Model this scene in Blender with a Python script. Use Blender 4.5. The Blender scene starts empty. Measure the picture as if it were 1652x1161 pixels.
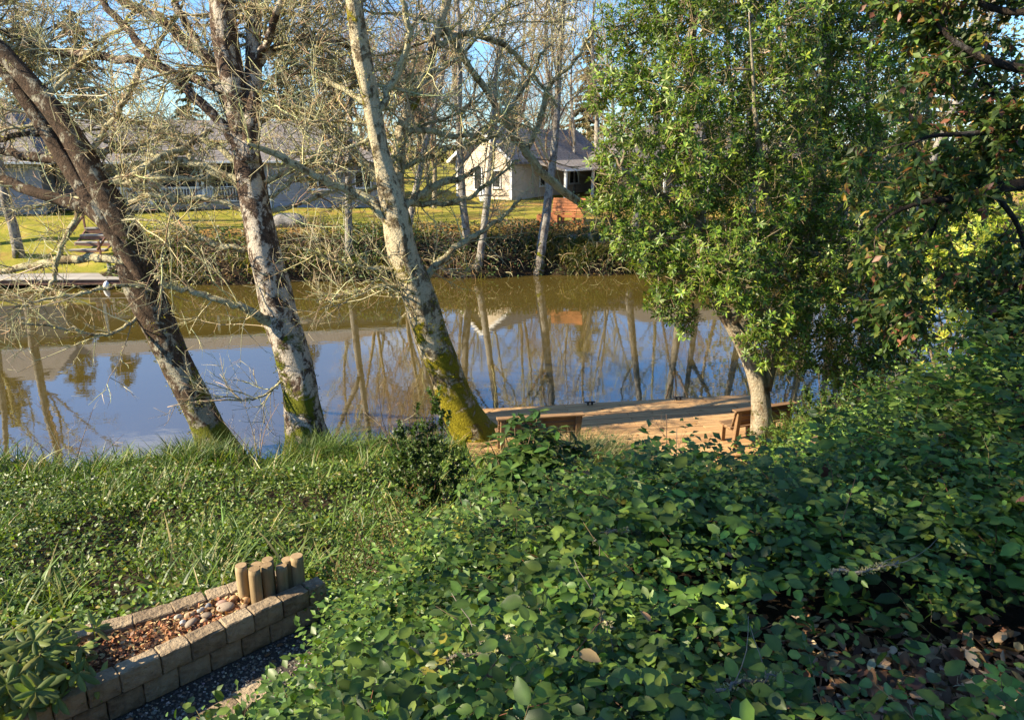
import bpy, bmesh, math, random
import numpy as np
from mathutils import Vector, Matrix

# ------------------------------------------------------------------ camera, sky, sun, exposure
rng = np.random.default_rng(11)
random.seed(11)
scene = bpy.context.scene
C = scene.collection
EYE = 6.3
PITCH = math.radians(16.4)
FPX, CXP, CYP = 1190.0, 826.0, 580.5
cam_data = bpy.data.cameras.new('camera')
cam_data.sensor_fit = 'HORIZONTAL'
cam_data.sensor_width = 36.0
cam_data.lens = FPX / 1652 * 36.0
cam_data.clip_start = 0.05
cam_data.clip_end = 2000
cam = bpy.data.objects.new('camera', cam_data)
cam.location = (0, 0, EYE)
cam.rotation_euler = (math.radians(90) - PITCH, 0, 0)
C.objects.link(cam)
scene.camera = cam

SUN_ELEV = math.radians(30)
SUN_H = Vector((-0.967, -0.254, 0)).normalized()          # horizontal direction towards the sun
SUN_V = (SUN_H * math.cos(SUN_ELEV) + Vector((0, 0, math.sin(SUN_ELEV)))).normalized()
sun_data = bpy.data.lights.new('sun', 'SUN')
sun_data.energy = 5.0
sun_data.angle = math.radians(0.5)
sun_data.color = (1.0, 0.86, 0.64)
sun = bpy.data.objects.new('sun', sun_data)
sun.rotation_euler = SUN_V.to_track_quat('Z', 'Y').to_euler()
sun.location = (-30, -10, 30)
C.objects.link(sun)

world = bpy.data.worlds.new('World')
scene.world = world
world.use_nodes = True
wn, wl = world.node_tree.nodes, world.node_tree.links
wn.clear()
w_out = wn.new('ShaderNodeOutputWorld')
w_bg = wn.new('ShaderNodeBackground')
w_sky = wn.new('ShaderNodeTexSky')
w_sky.sky_type = 'NISHITA'
w_sky.sun_disc = False
w_sky.sun_elevation = SUN_ELEV
w_sky.sun_rotation = math.atan2(SUN_H.x, SUN_H.y)
w_sky.air_density = 1.0
w_sky.dust_density = 0.15
w_sky.ozone_density = 2.5
w_bg.inputs['Strength'].default_value = 0.078
# thin broken cloud over the whole sky
w_tc = wn.new('ShaderNodeTexCoord')
w_map = wn.new('ShaderNodeMapping')
w_map.inputs['Scale'].default_value = (2.0, 2.0, 6.0)
w_noise = wn.new('ShaderNodeTexNoise')
w_noise.inputs['Scale'].default_value = 1.7
w_noise.inputs['Detail'].default_value = 7
w_noise.inputs['Roughness'].default_value = 0.6
w_ramp = wn.new('ShaderNodeValToRGB')
w_ramp.color_ramp.elements[0].position = 0.56
w_ramp.color_ramp.elements[1].position = 0.78
w_ramp.color_ramp.elements[1].color = (0.75, 0.75, 0.75, 1)
w_mix = wn.new('ShaderNodeMix')
w_mix.data_type = 'RGBA'
w_mix.inputs[7].default_value = (7.5, 7.8, 8.4, 1)
wl.new(w_tc.outputs['Generated'], w_map.inputs['Vector'])
wl.new(w_map.outputs['Vector'], w_noise.inputs['Vector'])
wl.new(w_noise.outputs['Fac'], w_ramp.inputs['Fac'])
wl.new(w_ramp.outputs['Color'], w_mix.inputs[0])
w_tint = wn.new('ShaderNodeMix')
w_tint.data_type = 'RGBA'
w_tint.blend_type = 'MULTIPLY'
w_tint.inputs[0].default_value = 1.0
w_tint.inputs[7].default_value = (0.66, 0.92, 1.20, 1)
wl.new(w_sky.outputs['Color'], w_tint.inputs[6])
wl.new(w_tint.outputs[2], w_mix.inputs[6])
wl.new(w_mix.outputs[2], w_bg.inputs['Color'])
wl.new(w_bg.outputs['Background'], w_out.inputs['Surface'])

scene.render.engine = 'CYCLES'
scene.view_settings.view_transform = 'Standard'
scene.view_settings.look = 'None'
scene.view_settings.exposure = 1.55
scene.view_settings.gamma = 1.0
scene.view_settings.use_curve_mapping = False
scene.cycles.max_bounces = 6
scene.cycles.diffuse_bounces = 3
scene.cycles.glossy_bounces = 3
scene.cycles.transmission_bounces = 3
scene.cycles.transparent_max_bounces = 4
scene.cycles.caustics_reflective = False
scene.cycles.caustics_refractive = False
scene.cycles.use_denoising = True

# ------------------------------------------------------------------ picture <-> place
def ray(px, py):
    x = (px - CXP) / FPX
    y = -(py - CYP) / FPX
    return np.array([x, math.cos(PITCH) + y * math.sin(PITCH), -math.sin(PITCH) + y * math.cos(PITCH)])

def G(px, py, z):
    """where the sight line meets the level z"""
    d = ray(px, py)
    return np.array([0, 0, EYE]) + d * ((z - EYE) / d[2])

def at(px, py, Y):
    """the point on the sight line at distance Y"""
    d = ray(px, py)
    return np.array([0, 0, EYE]) + d * (Y / d[1])

def sstep(a, b, x):
    t = np.clip((np.asarray(x, float) - a) / (b - a), 0, 1)
    return t * t * (3 - 2 * t)

# cheap smooth value noise for shapes
_perm = rng.random((64, 64))
def vnoise(x, y):
    x = np.asarray(x, float); y = np.asarray(y, float)
    xi = np.floor(x).astype(int); yi = np.floor(y).astype(int)
    fx = x - xi; fy = y - yi
    fx = fx * fx * (3 - 2 * fx); fy = fy * fy * (3 - 2 * fy)
    a = _perm[xi % 64, yi % 64]; b = _perm[(xi + 1) % 64, yi % 64]
    c = _perm[xi % 64, (yi + 1) % 64]; d = _perm[(xi + 1) % 64, (yi + 1) % 64]
    return (a * (1 - fx) + b * fx) * (1 - fy) + (c * (1 - fx) + d * fx) * fy

def fnoise(x, y):
    return vnoise(x, y) * 0.6 + vnoise(x * 2.1 + 7, y * 2.1 + 3) * 0.27 + vnoise(x * 4.3, y * 4.3 + 11) * 0.13

# ------------------------------------------------------------------ materials
def new_mat(name):
    m = bpy.data.materials.new(name)
    m.use_nodes = True
    nt = m.node_tree
    nt.nodes.clear()
    out = nt.nodes.new('ShaderNodeOutputMaterial')
    b = nt.nodes.new('ShaderNodeBsdfPrincipled')
    nt.links.new(b.outputs[0], out.inputs[0])
    return m, nt, b, out

def N(nt, kind, **kw):
    n = nt.nodes.new(kind)
    for k, v in kw.items():
        if k in n.inputs:
            n.inputs[k].default_value = v
        else:
            setattr(n, k, v)
    return n

def ramp(nt, src, stops):
    r = nt.nodes.new('ShaderNodeValToRGB')
    e = r.color_ramp.elements
    while len(e) < len(stops):
        e.new(0.5)
    for i, (p, c) in enumerate(stops):
        e[i].position = p
        e[i].color = (c[0], c[1], c[2], 1) if len(c) == 3 else c
    nt.links.new(src, r.inputs[0])
    return r

def mixc(nt, fac, a, b, blend='MIX'):
    m = nt.nodes.new('ShaderNodeMix')
    m.data_type = 'RGBA'
    m.blend_type = blend
    for sock, v in ((0, fac), (6, a), (7, b)):
        if isinstance(v, (int, float)):
            m.inputs[sock].default_value = v
        elif isinstance(v, tuple):
            m.inputs[sock].default_value = (v[0], v[1], v[2], 1)
        else:
            nt.links.new(v, m.inputs[sock])
    return m.outputs[2]

def noise(nt, scale, detail=4, rough=0.55, vec=None, dist=0.0):
    n = N(nt, 'ShaderNodeTexNoise', Scale=scale, Detail=detail, Roughness=rough, Distortion=dist)
    if vec is not None:
        nt.links.new(vec, n.inputs['Vector'])
    return n.outputs[0]

def objvec(nt):
    return nt.nodes.new('ShaderNodeTexCoord').outputs['Object']

def geopos(nt):
    return nt.nodes.new('ShaderNodeNewGeometry').outputs['Position']

def bump(nt, b, h, strength=0.5, dist=0.02):
    n = N(nt, 'ShaderNodeBump', Strength=strength, Distance=dist)
    nt.links.new(h, n.inputs['Height'])
    nt.links.new(n.outputs[0], b.inputs['Normal'])

def leaf_mat(name, rough=0.42, trans=0.3, spec=0.5):
    """colour comes leaf by leaf from the mesh attribute col; the blade lets some light through"""
    m, nt, b, out = new_mat(name)
    a = N(nt, 'ShaderNodeAttribute', attribute_name='col')
    n1 = noise(nt, 30, 2, 0.5, geopos(nt))
    c = mixc(nt, 0.35, a.outputs['Color'], ramp(nt, n1, [(0.3, (0.55, 0.55, 0.55)), (0.7, (1.25, 1.25, 1.25))]).outputs[0], 'MULTIPLY')
    nt.links.new(c, b.inputs['Base Color'])
    b.inputs['Roughness'].default_value = rough
    b.inputs['Specular IOR Level'].default_value = spec
    t = nt.nodes.new('ShaderNodeBsdfTranslucent')
    c2 = mixc(nt, 1.0, c, (1.5, 1.55, 0.6), 'MULTIPLY')
    nt.links.new(c2, t.inputs['Color'])
    mx = nt.nodes.new('ShaderNodeMixShader')
    mx.inputs[0].default_value = trans
    nt.links.new(b.outputs[0], mx.inputs[1])
    nt.links.new(t.outputs[0], mx.inputs[2])
    nt.links.new(mx.outputs[0], out.inputs[0])
    return m

def plain_mat(name, stops, scale=8, rough=0.85, bmp=0.3, bdist=0.01, detail=5, stretch=None, spec=0.3):
    m, nt, b, out = new_mat(name)
    v = objvec(nt)
    if stretch:
        mp = nt.nodes.new('ShaderNodeMapping')
        mp.inputs['Scale'].default_value = stretch
        nt.links.new(v, mp.inputs['Vector'])
        v = mp.outputs[0]
    oi = nt.nodes.new('ShaderNodeObjectInfo')
    n1 = noise(nt, scale, detail, 0.6, v)
    add = N(nt, 'ShaderNodeMath', operation='MULTIPLY_ADD')
    nt.links.new(oi.outputs['Random'], add.inputs[0])
    add.inputs[1].default_value = 0.30
    sub = N(nt, 'ShaderNodeMath', operation='SUBTRACT')
    nt.links.new(n1, sub.inputs[0]); sub.inputs[1].default_value = 0.15
    nt.links.new(sub.outputs[0], add.inputs[2])
    c = ramp(nt, add.outputs[0], stops)
    nt.links.new(c.outputs[0], b.inputs['Base Color'])
    b.inputs['Roughness'].default_value = rough
    b.inputs['Specular IOR Level'].default_value = spec
    if bmp:
        bump(nt, b, noise(nt, scale * 4, 4, 0.6, v), bmp, bdist)
    return m

def bark_mat(name, dark, mid, pale, pale_amt, moss_amt, moss_top, moss_col=(0.16, 0.17, 0.012), scale=5.0, pale_hi=None):
    """alder bark: dark brown with chalky blotches, moss low on the stem"""
    m, nt, b, out = new_mat(name)
    p = geopos(nt)
    mp = nt.nodes.new('ShaderNodeMapping')
    mp.inputs['Scale'].default_value = (1, 1, 0.75)
    nt.links.new(p, mp.inputs['Vector'])
    v = mp.outputs[0]
    n1 = noise(nt, scale * 2.2, 6, 0.65, v, 0.6)
    base = ramp(nt, n1, [(0.32, dark), (0.62, mid)])
    n2 = noise(nt, scale * 0.6, 9, 0.74, v, 0.35)
    if pale_hi:
        sz = nt.nodes.new('ShaderNodeSeparateXYZ'); nt.links.new(p, sz.inputs[0])
        mh = N(nt, 'ShaderNodeMapRange')
        for q_, v_ in ((1, pale_hi[0]), (2, pale_hi[1]), (3, 0.0), (4, pale_hi[2])):
            mh.inputs[q_].default_value = v_
        nt.links.new(sz.outputs[2], mh.inputs[0])
        sb_ = N(nt, 'ShaderNodeMath', operation='SUBTRACT')
        nt.links.new(n2, sb_.inputs[0]); nt.links.new(mh.outputs[0], sb_.inputs[1])
        n2 = sb_.outputs[0]
    mask = ramp(nt, n2, [(0.60 - pale_amt * 0.35, (0, 0, 0)), (0.66 - pale_amt * 0.35, (1, 1, 1))])
    n3 = noise(nt, scale * 9, 3, 0.6, v)
    palec = ramp(nt, n3, [(0.3, tuple(x * 0.62 for x in pale)), (0.65, pale)])
    c = mixc(nt, mask.outputs[0], base.outputs[0], palec.outputs[0])
    # moss: noise patches, more towards the foot
    sx = nt.nodes.new('ShaderNodeSeparateXYZ')
    nt.links.new(p, sx.inputs[0])
    mr = N(nt, 'ShaderNodeMapRange')
    mr.inputs[1].default_value = moss_top; mr.inputs[2].default_value = 0.2
    mr.inputs[3].default_value = 0.0; mr.inputs[4].default_value = 0.22
    nt.links.new(sx.outputs[2], mr.inputs[0])
    n4 = noise(nt, 2.1, 6, 0.7, p, 0.5)
    ad = N(nt, 'ShaderNodeMath', operation='ADD')
    nt.links.new(n4, ad.inputs[0]); nt.links.new(mr.outputs[0], ad.inputs[1])
    mm = ramp(nt, ad.outputs[0], [(0.72 - moss_amt * 0.22, (0, 0, 0)), (0.79 - moss_amt * 0.22, (1, 1, 1))])
    mossc = ramp(nt, noise(nt, 40, 3, 0.6, p), [(0.3, tuple(x * 0.45 for x in moss_col)), (0.7, moss_col)])
    c = mixc(nt, mm.outputs[0], c, mossc.outputs[0])
    nt.links.new(c, b.inputs['Base Color'])
    b.inputs['Roughness'].default_value = 0.92
    b.inputs['Specular IOR Level'].default_value = 0.2
    h = N(nt, 'ShaderNodeMath', operation='MULTIPLY_ADD')
    nt.links.new(mm.outputs[0], h.inputs[0]); h.inputs[1].default_value = 0.8
    nt.links.new(noise(nt, 26, 6, 0.7, v), h.inputs[2])
    bump(nt, b, h.outputs[0], 1.0, 0.05)
    return m

M = {}
M['leaf'] = leaf_mat('leaf glossy', 0.42, 0.26, 0.32)
M['leaf_shiny'] = leaf_mat('leaf shiny', 0.42, 0.28, 0.36)
M['leaf_soft'] = leaf_mat('leaf soft', 0.5, 0.34, 0.4)
M['needle'] = leaf_mat('needle', 0.6, 0.2, 0.3)
M['blade'] = leaf_mat('grass blade', 0.5, 0.35, 0.4)
M['lichen'] = leaf_mat('lichen', 0.95, 0.25, 0.05)
M['dry'] = leaf_mat('dry leaf', 0.8, 0.15, 0.2)
M['bark_dark'] = bark_mat('bark dark', (0.026, 0.017, 0.010), (0.095, 0.060, 0.036), (0.36, 0.33, 0.24), 0.36, 0.42, 3.0, scale=6.5, pale_hi=(1.5, 4.0, 0.065))  # dark bark, pale blotches reduced further to paint in the leaning alder's shade
M['bark_white'] = bark_mat('bark chalky', (0.026, 0.016, 0.011), (0.12, 0.078, 0.052), (0.58, 0.50, 0.39), 0.44, 0.42, 4.0, scale=6.5, pale_hi=(2.6, 6.0, 0.06))
M['bark_lichen'] = bark_mat('bark lichen', (0.055, 0.038, 0.020), (0.20, 0.15, 0.085), (0.62, 0.52, 0.33), 0.43, 0.74, 3.6, moss_col=(0.30, 0.25, 0.012), scale=6)
M['bark_limb'] = bark_mat('bark limb', (0.07, 0.048, 0.026), (0.24, 0.18, 0.095), (0.56, 0.50, 0.30), 0.46, 0.3, 0.5, scale=9)
M['bark_grey'] = bark_mat('bark grey', (0.07, 0.055, 0.045), (0.20, 0.17, 0.14), (0.36, 0.33, 0.28), 0.42, 0.15, 3.5)
M['bark_tan'] = bark_mat('bark tan', (0.10, 0.065, 0.035), (0.30, 0.22, 0.13), (0.42, 0.36, 0.25), 0.42, 0.22, 2.0)
M['bark_black'] = bark_mat('bark black', (0.012, 0.009, 0.007), (0.04, 0.03, 0.022), (0.10, 0.09, 0.08), 0.2, 0.0, 1.0)
M['twig'] = leaf_mat('twig', 0.85, 0.0, 0.2)
M['block'] = plain_mat('concrete block', [(0.25, (0.13, 0.092, 0.055)), (0.5, (0.28, 0.21, 0.13)), (0.8, (0.42, 0.33, 0.21))], 9, 0.95, 1.0, 0.02, 10)
M['stake'] = plain_mat('sawn stake', [(0.25, (0.17, 0.115, 0.055)), (0.55, (0.28, 0.20, 0.10)), (0.85, (0.38, 0.28, 0.15))], 5, 0.8, 0.5, 0.006, 6, (6, 6, 0.6))
M['stake_end'] = plain_mat('stake end grain', [(0.3, (0.22, 0.145, 0.07)), (0.7, (0.36, 0.25, 0.13))], 30, 0.85, 0.4, 0.004)
M['dock'] = plain_mat('dock board', [(0.25, (0.30, 0.165, 0.07)), (0.55, (0.46, 0.275, 0.12)), (0.85, (0.58, 0.385, 0.185))], 3, 0.75, 0.4, 0.006, 6, (0.6, 7, 7))
M['bench'] = plain_mat('bench timber', [(0.25, (0.13, 0.075, 0.036)), (0.6, (0.23, 0.135, 0.065)), (0.85, (0.34, 0.21, 0.105))], 4, 0.7, 0.4, 0.005, 6, (0.7, 6, 6))
M['old_dock'] = plain_mat('weathered board', [(0.25, (0.20, 0.18, 0.155)), (0.6, (0.36, 0.33, 0.28)), (0.85, (0.46, 0.42, 0.36))], 3, 0.9, 0.4, 0.006, 6, (0.5, 6, 6))
M['timber'] = plain_mat('red timber', [(0.25, (0.12, 0.06, 0.04)), (0.7, (0.26, 0.14, 0.10))], 4, 0.85, 0.4, 0.006, 6)
M['cedar'] = plain_mat('cedar', [(0.25, (0.34, 0.12, 0.045)), (0.7, (0.50, 0.20, 0.08))], 4, 0.75, 0.3, 0.005, 6)
M['black'] = plain_mat('black iron', [(0.3, (0.012, 0.012, 0.012)), (0.7, (0.03, 0.03, 0.03))], 20, 0.5, 0.1, 0.002)
M['white'] = plain_mat('white paint', [(0.3, (0.66, 0.66, 0.64)), (0.7, (0.80, 0.80, 0.78))], 5, 0.5, 0.05, 0.002)
M['concrete'] = plain_mat('footing', [(0.3, (0.24, 0.22, 0.19)), (0.7, (0.34, 0.31, 0.27))], 6, 0.95, 0.4, 0.01)
M['mulch_bed'] = plain_mat('mulch bed', [(0.3, (0.05, 0.025, 0.015)), (0.7, (0.17, 0.08, 0.045))], 25, 0.95, 0.8, 0.02)
M['gravel_bed'] = plain_mat('gravel bed', [(0.3, (0.055, 0.048, 0.040)), (0.6, (0.15, 0.132, 0.11)), (0.85, (0.28, 0.25, 0.21))], 70, 0.95, 0.9, 0.02, 4)
M['rock'] = plain_mat('rock', [(0.3, (0.16, 0.145, 0.125)), (0.7, (0.36, 0.335, 0.30))], 3, 0.9, 0.7, 0.05, 8)

def siding_mat(name, col, step=0.16):
    m, nt, b, out = new_mat(name)
    v = objvec(nt)
    s = nt.nodes.new('ShaderNodeSeparateXYZ'); nt.links.new(v, s.inputs[0])
    mod = N(nt, 'ShaderNodeMath', operation='MODULO'); nt.links.new(s.outputs[2], mod.inputs[0]); mod.inputs[1].default_value = step
    n1 = noise(nt, 1.5, 5, 0.6, v)
    c = ramp(nt, n1, [(0.3, tuple(x * 0.85 for x in col)), (0.7, tuple(min(1, x * 1.1) for x in col))])
    nt.links.new(c.outputs[0], b.inputs['Base Color'])
    b.inputs['Roughness'].default_value = 0.7
    dv = N(nt, 'ShaderNodeMath', operation='DIVIDE'); nt.links.new(mod.outputs[0], dv.inputs[0]); dv.inputs[1].default_value = -step
    bump(nt, b, dv.outputs[0], 1.0, 0.02)
    return m
M['siding_blue'] = siding_mat('blue grey siding', (0.26, 0.27, 0.31))
M['siding_tan'] = siding_mat('tan siding', (0.52, 0.43, 0.32))
M['siding_brown'] = siding_mat('brown siding', (0.25, 0.20, 0.17))

def roof_mat(name, col):
    m, nt, b, out = new_mat(name)
    v = objvec(nt)
    br = N(nt, 'ShaderNodeTexNoise', Scale=9.0, Detail=6.0, Roughness=0.8)
    mp = nt.nodes.new('ShaderNodeMapping'); mp.inputs['Scale'].default_value = (0.5, 3.0, 3.0)
    nt.links.new(v, mp.inputs['Vector']); nt.links.new(mp.outputs[0], br.inputs['Vector'])
    c = ramp(nt, br.outputs[0], [(0.3, tuple(x * 0.72 for x in col)), (0.7, tuple(x * 1.18 for x in col))])
    nt.links.new(c.outputs[0], b.inputs['Base Color'])
    b.inputs['Roughness'].default_value = 0.9
    bk = N(nt, 'ShaderNodeTexBrick', Scale=1.0)
    bk.inputs['Color1'].default_value = (0.8, 0.8, 0.8, 1); bk.inputs['Color2'].default_value = (1.2, 1.18, 1.15, 1); bk.inputs['Mortar'].default_value = (0.45, 0.45, 0.45, 1)
    bk.inputs['Mortar Size'].default_value = 0.03; bk.inputs['Brick Width'].default_value = 0.45; bk.inputs['Row Height'].default_value = 0.26
    nt.links.new(v, bk.inputs['Vector'])
    nt.links.new(mixc(nt, 0.8, c.outputs[0], bk.outputs['Color'], 'MULTIPLY'), b.inputs['Base Color'])
    bump(nt, b, br.outputs[0], 0.6, 0.03)
    return m
M['roof'] = roof_mat('shingle grey', (0.215, 0.195, 0.185))
M['roof_dark'] = roof_mat('shingle dark', (0.15, 0.135, 0.125))

def glass_mat():
    m, nt, b, out = new_mat('window glass')
    n1 = noise(nt, 1.2, 3, 0.5, objvec(nt))
    c = ramp(nt, n1, [(0.3, (0.012, 0.013, 0.014)), (0.7, (0.05, 0.05, 0.048))])
    nt.links.new(c.outputs[0], b.inputs['Base Color'])
    b.inputs['Roughness'].default_value = 0.06
    b.inputs['Specular IOR Level'].default_value = 0.7
    return m
M['glass'] = glass_mat()

def water_mat():
    m, nt, b, out = new_mat('pond water')
    p = geopos(nt)
    n1 = noise(nt, 0.25, 3, 0.5, p)
    c = ramp(nt, n1, [(0.3, (0.066, 0.048, 0.010)), (0.7, (0.082, 0.060, 0.014))])
    nt.links.new(c.outputs[0], b.inputs['Base Color'])
    b.inputs['Roughness'].default_value = 0.015
    b.inputs['IOR'].default_value = 2.6
    b.inputs['Specular IOR Level'].default_value = 0.8
    mp = nt.nodes.new('ShaderNodeMapping'); mp.inputs['Scale'].default_value = (1.0, 1.7, 1.0)
    nt.links.new(p, mp.inputs['Vector'])
    h1 = noise(nt, 2.2, 3, 0.5, mp.outputs[0])
    bump(nt, b, h1, 0.02, 0.06)
    return m
M['water'] = water_mat()

def ground_mat():
    """soil and leaf mould near by; mown winter lawn with leaf drift beyond the pond"""
    m, nt, b, out = new_mat('ground')
    p = geopos(nt)
    a = N(nt, 'ShaderNodeAttribute', attribute_name='col')      # r lawn, g bare leaf drift
    s = nt.nodes.new('ShaderNodeSeparateColor'); nt.links.new(a.outputs['Color'], s.inputs[0])
    soil = ramp(nt, noise(nt, 14, 6, 0.7, p), [(0.3, (0.014, 0.010, 0.006)), (0.55, (0.04, 0.027, 0.016)), (0.8, (0.09, 0.062, 0.038))])
    lawn = ramp(nt, noise(nt, 1.3, 6, 0.7, p), [(0.3, (0.15, 0.165, 0.02)), (0.52, (0.27, 0.25, 0.035)), (0.70, (0.42, 0.30, 0.085))])
    drift = ramp(nt, noise(nt, 6, 6, 0.75, p), [(0.3, (0.20, 0.10, 0.03)), (0.7, (0.46, 0.26, 0.10))])
    n2 = noise(nt, 0.42, 5, 0.65, p)
    ad = N(nt, 'ShaderNodeMath', operation='ADD'); nt.links.new(n2, ad.inputs[0]); nt.links.new(s.outputs[1], ad.inputs[1])
    dm = ramp(nt, ad.outputs[0], [(0.56, (0, 0, 0)), (0.72, (0.85, 0.85, 0.85))])
    lawn2 = mixc(nt, dm.outputs[0], lawn.outputs[0], drift.outputs[0])
    c = mixc(nt, s.outputs[0], soil.outputs[0], lawn2)
    nt.links.new(c, b.inputs['Base Color'])
    b.inputs['Roughness'].default_value = 0.95
    b.inputs['Specular IOR Level'].default_value = 0.1
    bump(nt, b, noise(nt, 30, 5, 0.7, p), 0.8, 0.04)
    return m
M['ground'] = ground_mat()

# ------------------------------------------------------------------ mesh building
def norm(v):
    v = np.asarray(v, float)
    return v / np.maximum(np.linalg.norm(v, axis=-1, keepdims=True), 1e-9)

class MB:
    """collects triangles with a colour per vertex; build() links ONE mesh object"""
    def __init__(self):
        self.v, self.t, self.c, self.n = [], [], [], 0
    def add(self, verts, tris, col=(1, 1, 1)):
        verts = np.asarray(verts, np.float32).reshape(-1, 3)
        tris = np.asarray(tris, np.int32).reshape(-1, 3)
        col = np.asarray(col, np.float32)
        if col.ndim == 1:
            col = np.tile(col[None, :], (len(verts), 1))
        self.v.append(verts); self.t.append(tris + self.n); self.c.append(col)
        self.n += len(verts)
    def mesh(self, name, mat, origin=(0, 0, 0), smooth=True):
        v = np.concatenate(self.v) - np.asarray(origin, np.float32)
        t = np.concatenate(self.t); c = np.concatenate(self.c)
        me = bpy.data.meshes.new(name)
        me.vertices.add(len(v)); me.loops.add(len(t) * 3); me.polygons.add(len(t))
        me.vertices.foreach_set('co', v.ravel())
        me.loops.foreach_set('vertex_index', t.ravel())
        me.polygons.foreach_set('loop_start', np.arange(0, len(t) * 3, 3, dtype=np.int32))
        me.polygons.foreach_set('loop_total', np.full(len(t), 3, np.int32))
        me.polygons.foreach_set('use_smooth', np.full(len(t), bool(smooth)))
        at_ = me.attributes.new('col', 'FLOAT_COLOR', 'POINT')
        at_.data.foreach_set('color', np.concatenate([c, np.ones((len(c), 1), np.float32)], 1).ravel())
        me.materials.append(mat)
        me.update(calc_edges=True)
        return me
    def build(self, name, mat, parent=None, origin=None, smooth=True, kind=None):
        if origin is None:
            origin = tuple(parent.location) if parent is not None else (0, 0, 0)
        return link(name, self.mesh(name, mat, origin, smooth), parent, kind=kind, loc=None if parent else origin)

def link(name, me, parent=None, loc=None, rot=None, scale=None, kind=None, label=None, cat=None, group=None):
    o = bpy.data.objects.new(name, me)
    C.objects.link(o)
    if parent is not None:
        o.parent = parent
    if loc is not None:
        o.location = loc
    if rot is not None:
        o.rotation_euler = rot
    if scale is not None:
        o.scale = scale
    return tag(o, label, cat, group, kind)

def tag(o, label=None, cat=None, group=None, kind=None):
    for k, val in (('label', label), ('category', cat), ('group', group), ('kind', kind)):
        if val:
            o[k] = val
    return o

def thing(name, label, cat, loc=(0, 0, 0), rz=0.0, group=None):
    o = bpy.data.objects.new(name, None)
    o.empty_display_size = 0.2
    C.objects.link(o)
    o.location = loc
    o.rotation_euler = (0, 0, rz)
    return tag(o, label, cat, group)

# --- tubes -------------------------------------------------------
def resample(pts, k):
    """Catmull-Rom through the points, k samples by arc length (extra columns ride along)"""
    p = np.asarray(pts, float)
    if len(p) == 2:
        s = np.linspace(0, 1, k)[:, None]
        return p[0] * (1 - s) + p[1] * s
    q = np.vstack([2 * p[0] - p[1], p, 2 * p[-1] - p[-2]])
    out = []
    for i in range(1, len(q) - 2):
        for s in np.linspace(0, 1, 8, endpoint=False):
            a, b_, c_, d = q[i - 1], q[i], q[i + 1], q[i + 2]
            out.append(0.5 * ((2 * b_) + (-a + c_) * s + (2 * a - 5 * b_ + 4 * c_ - d) * s * s + (-a + 3 * b_ - 3 * c_ + d) * s ** 3))
    out.append(p[-1])
    out = np.array(out)
    L = np.concatenate([[0], np.cumsum(np.linalg.norm(np.diff(out[:, :3], axis=0), axis=1))])
    u = np.linspace(0, L[-1], k)
    return np.stack([np.interp(u, L, out[:, j]) for j in range(out.shape[1])], 1)

def tubes(mb, paths, radii, S=3, col=(1, 1, 1), lump=0.0):
    """paths (n,k,3), radii (n,k): all swept into mb"""
    paths = np.asarray(paths, float); radii = np.asarray(radii, float)
    if paths.ndim == 2:
        paths, radii = paths[None], radii[None]
    n, k, _ = paths.shape
    if n == 0:
        return
    T = norm(np.gradient(paths, axis=1))
    mean = np.abs(T.mean(axis=1))
    ref = np.eye(3)[np.argmin(mean, axis=1)][:, None, :]
    A = norm(np.cross(T, np.broadcast_to(ref, T.shape)))
    B = np.cross(T, A)
    th = np.linspace(0, 2 * np.pi, S, endpoint=False)
    r = radii[:, :, None] * np.ones(S)
    if lump:
        ph = rng.random((n, 6)) * 6.28
        kk = np.arange(k)[None, :, None]
        th_ = th[None, None, :]
        r = r * (1 + lump * (np.sin(2 * th_ + ph[:, 0, None, None] + kk * 0.23) * 0.5 + np.sin(3 * th_ - kk * 0.37 + ph[:, 1, None, None]) * 0.35
                             + np.sin(kk * 0.9 + ph[:, 2, None, None] + th_) * 0.4) + lump * 0.8 * (rng.random((n, k, S)) - 0.5))
    V = paths[:, :, None, :] + r[..., None] * (np.cos(th)[None, None, :, None] * A[:, :, None, :] + np.sin(th)[None, None, :, None] * B[:, :, None, :])
    i = np.arange(k - 1)[:, None] * S; j = np.arange(S)[None, :]; j2 = (j + 1) % S
    q = np.stack([i + j, i + j2, i + S + j2, i + S + j], -1).reshape(-1, 4)
    tri = np.concatenate([q[:, [0, 1, 2]], q[:, [0, 2, 3]]])
    # close the tip
    e = (k - 1) * S
    cap = np.stack([np.full(S - 2, e), e + np.arange(1, S - 1), e + np.arange(2, S)], 1)
    cap0 = np.stack([np.zeros(S - 2, int), np.arange(2, S), np.arange(1, S - 1)], 1)
    tri = np.concatenate([tri, cap, cap0]) if S > 4 else np.concatenate([tri, cap])
    alltri = (np.arange(n)[:, None, None] * (k * S) + tri[None]).reshape(-1, 3)
    col = np.asarray(col, float)
    if col.ndim == 2:
        col = np.repeat(col, k * S, axis=0)
    mb.add(V.reshape(-1, 3), alltri, col)

def walk(P, D, L, k, wob=0.35, lift=0.0, droop=0.0):
    """random-walk paths: n starts P, directions D, lengths L -> (n,k,3)"""
    n = len(P)
    out = np.zeros((n, k, 3)); out[:, 0] = P
    d = norm(D)
    st = (np.asarray(L) / (k - 1))[:, None]
    for i in range(1, k):
        d = norm(d + rng.normal(0, wob, (n, 3)) + np.array([0, 0, lift - droop * i / k]))
        out[:, i] = out[:, i - 1] + d * st
    return out

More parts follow.
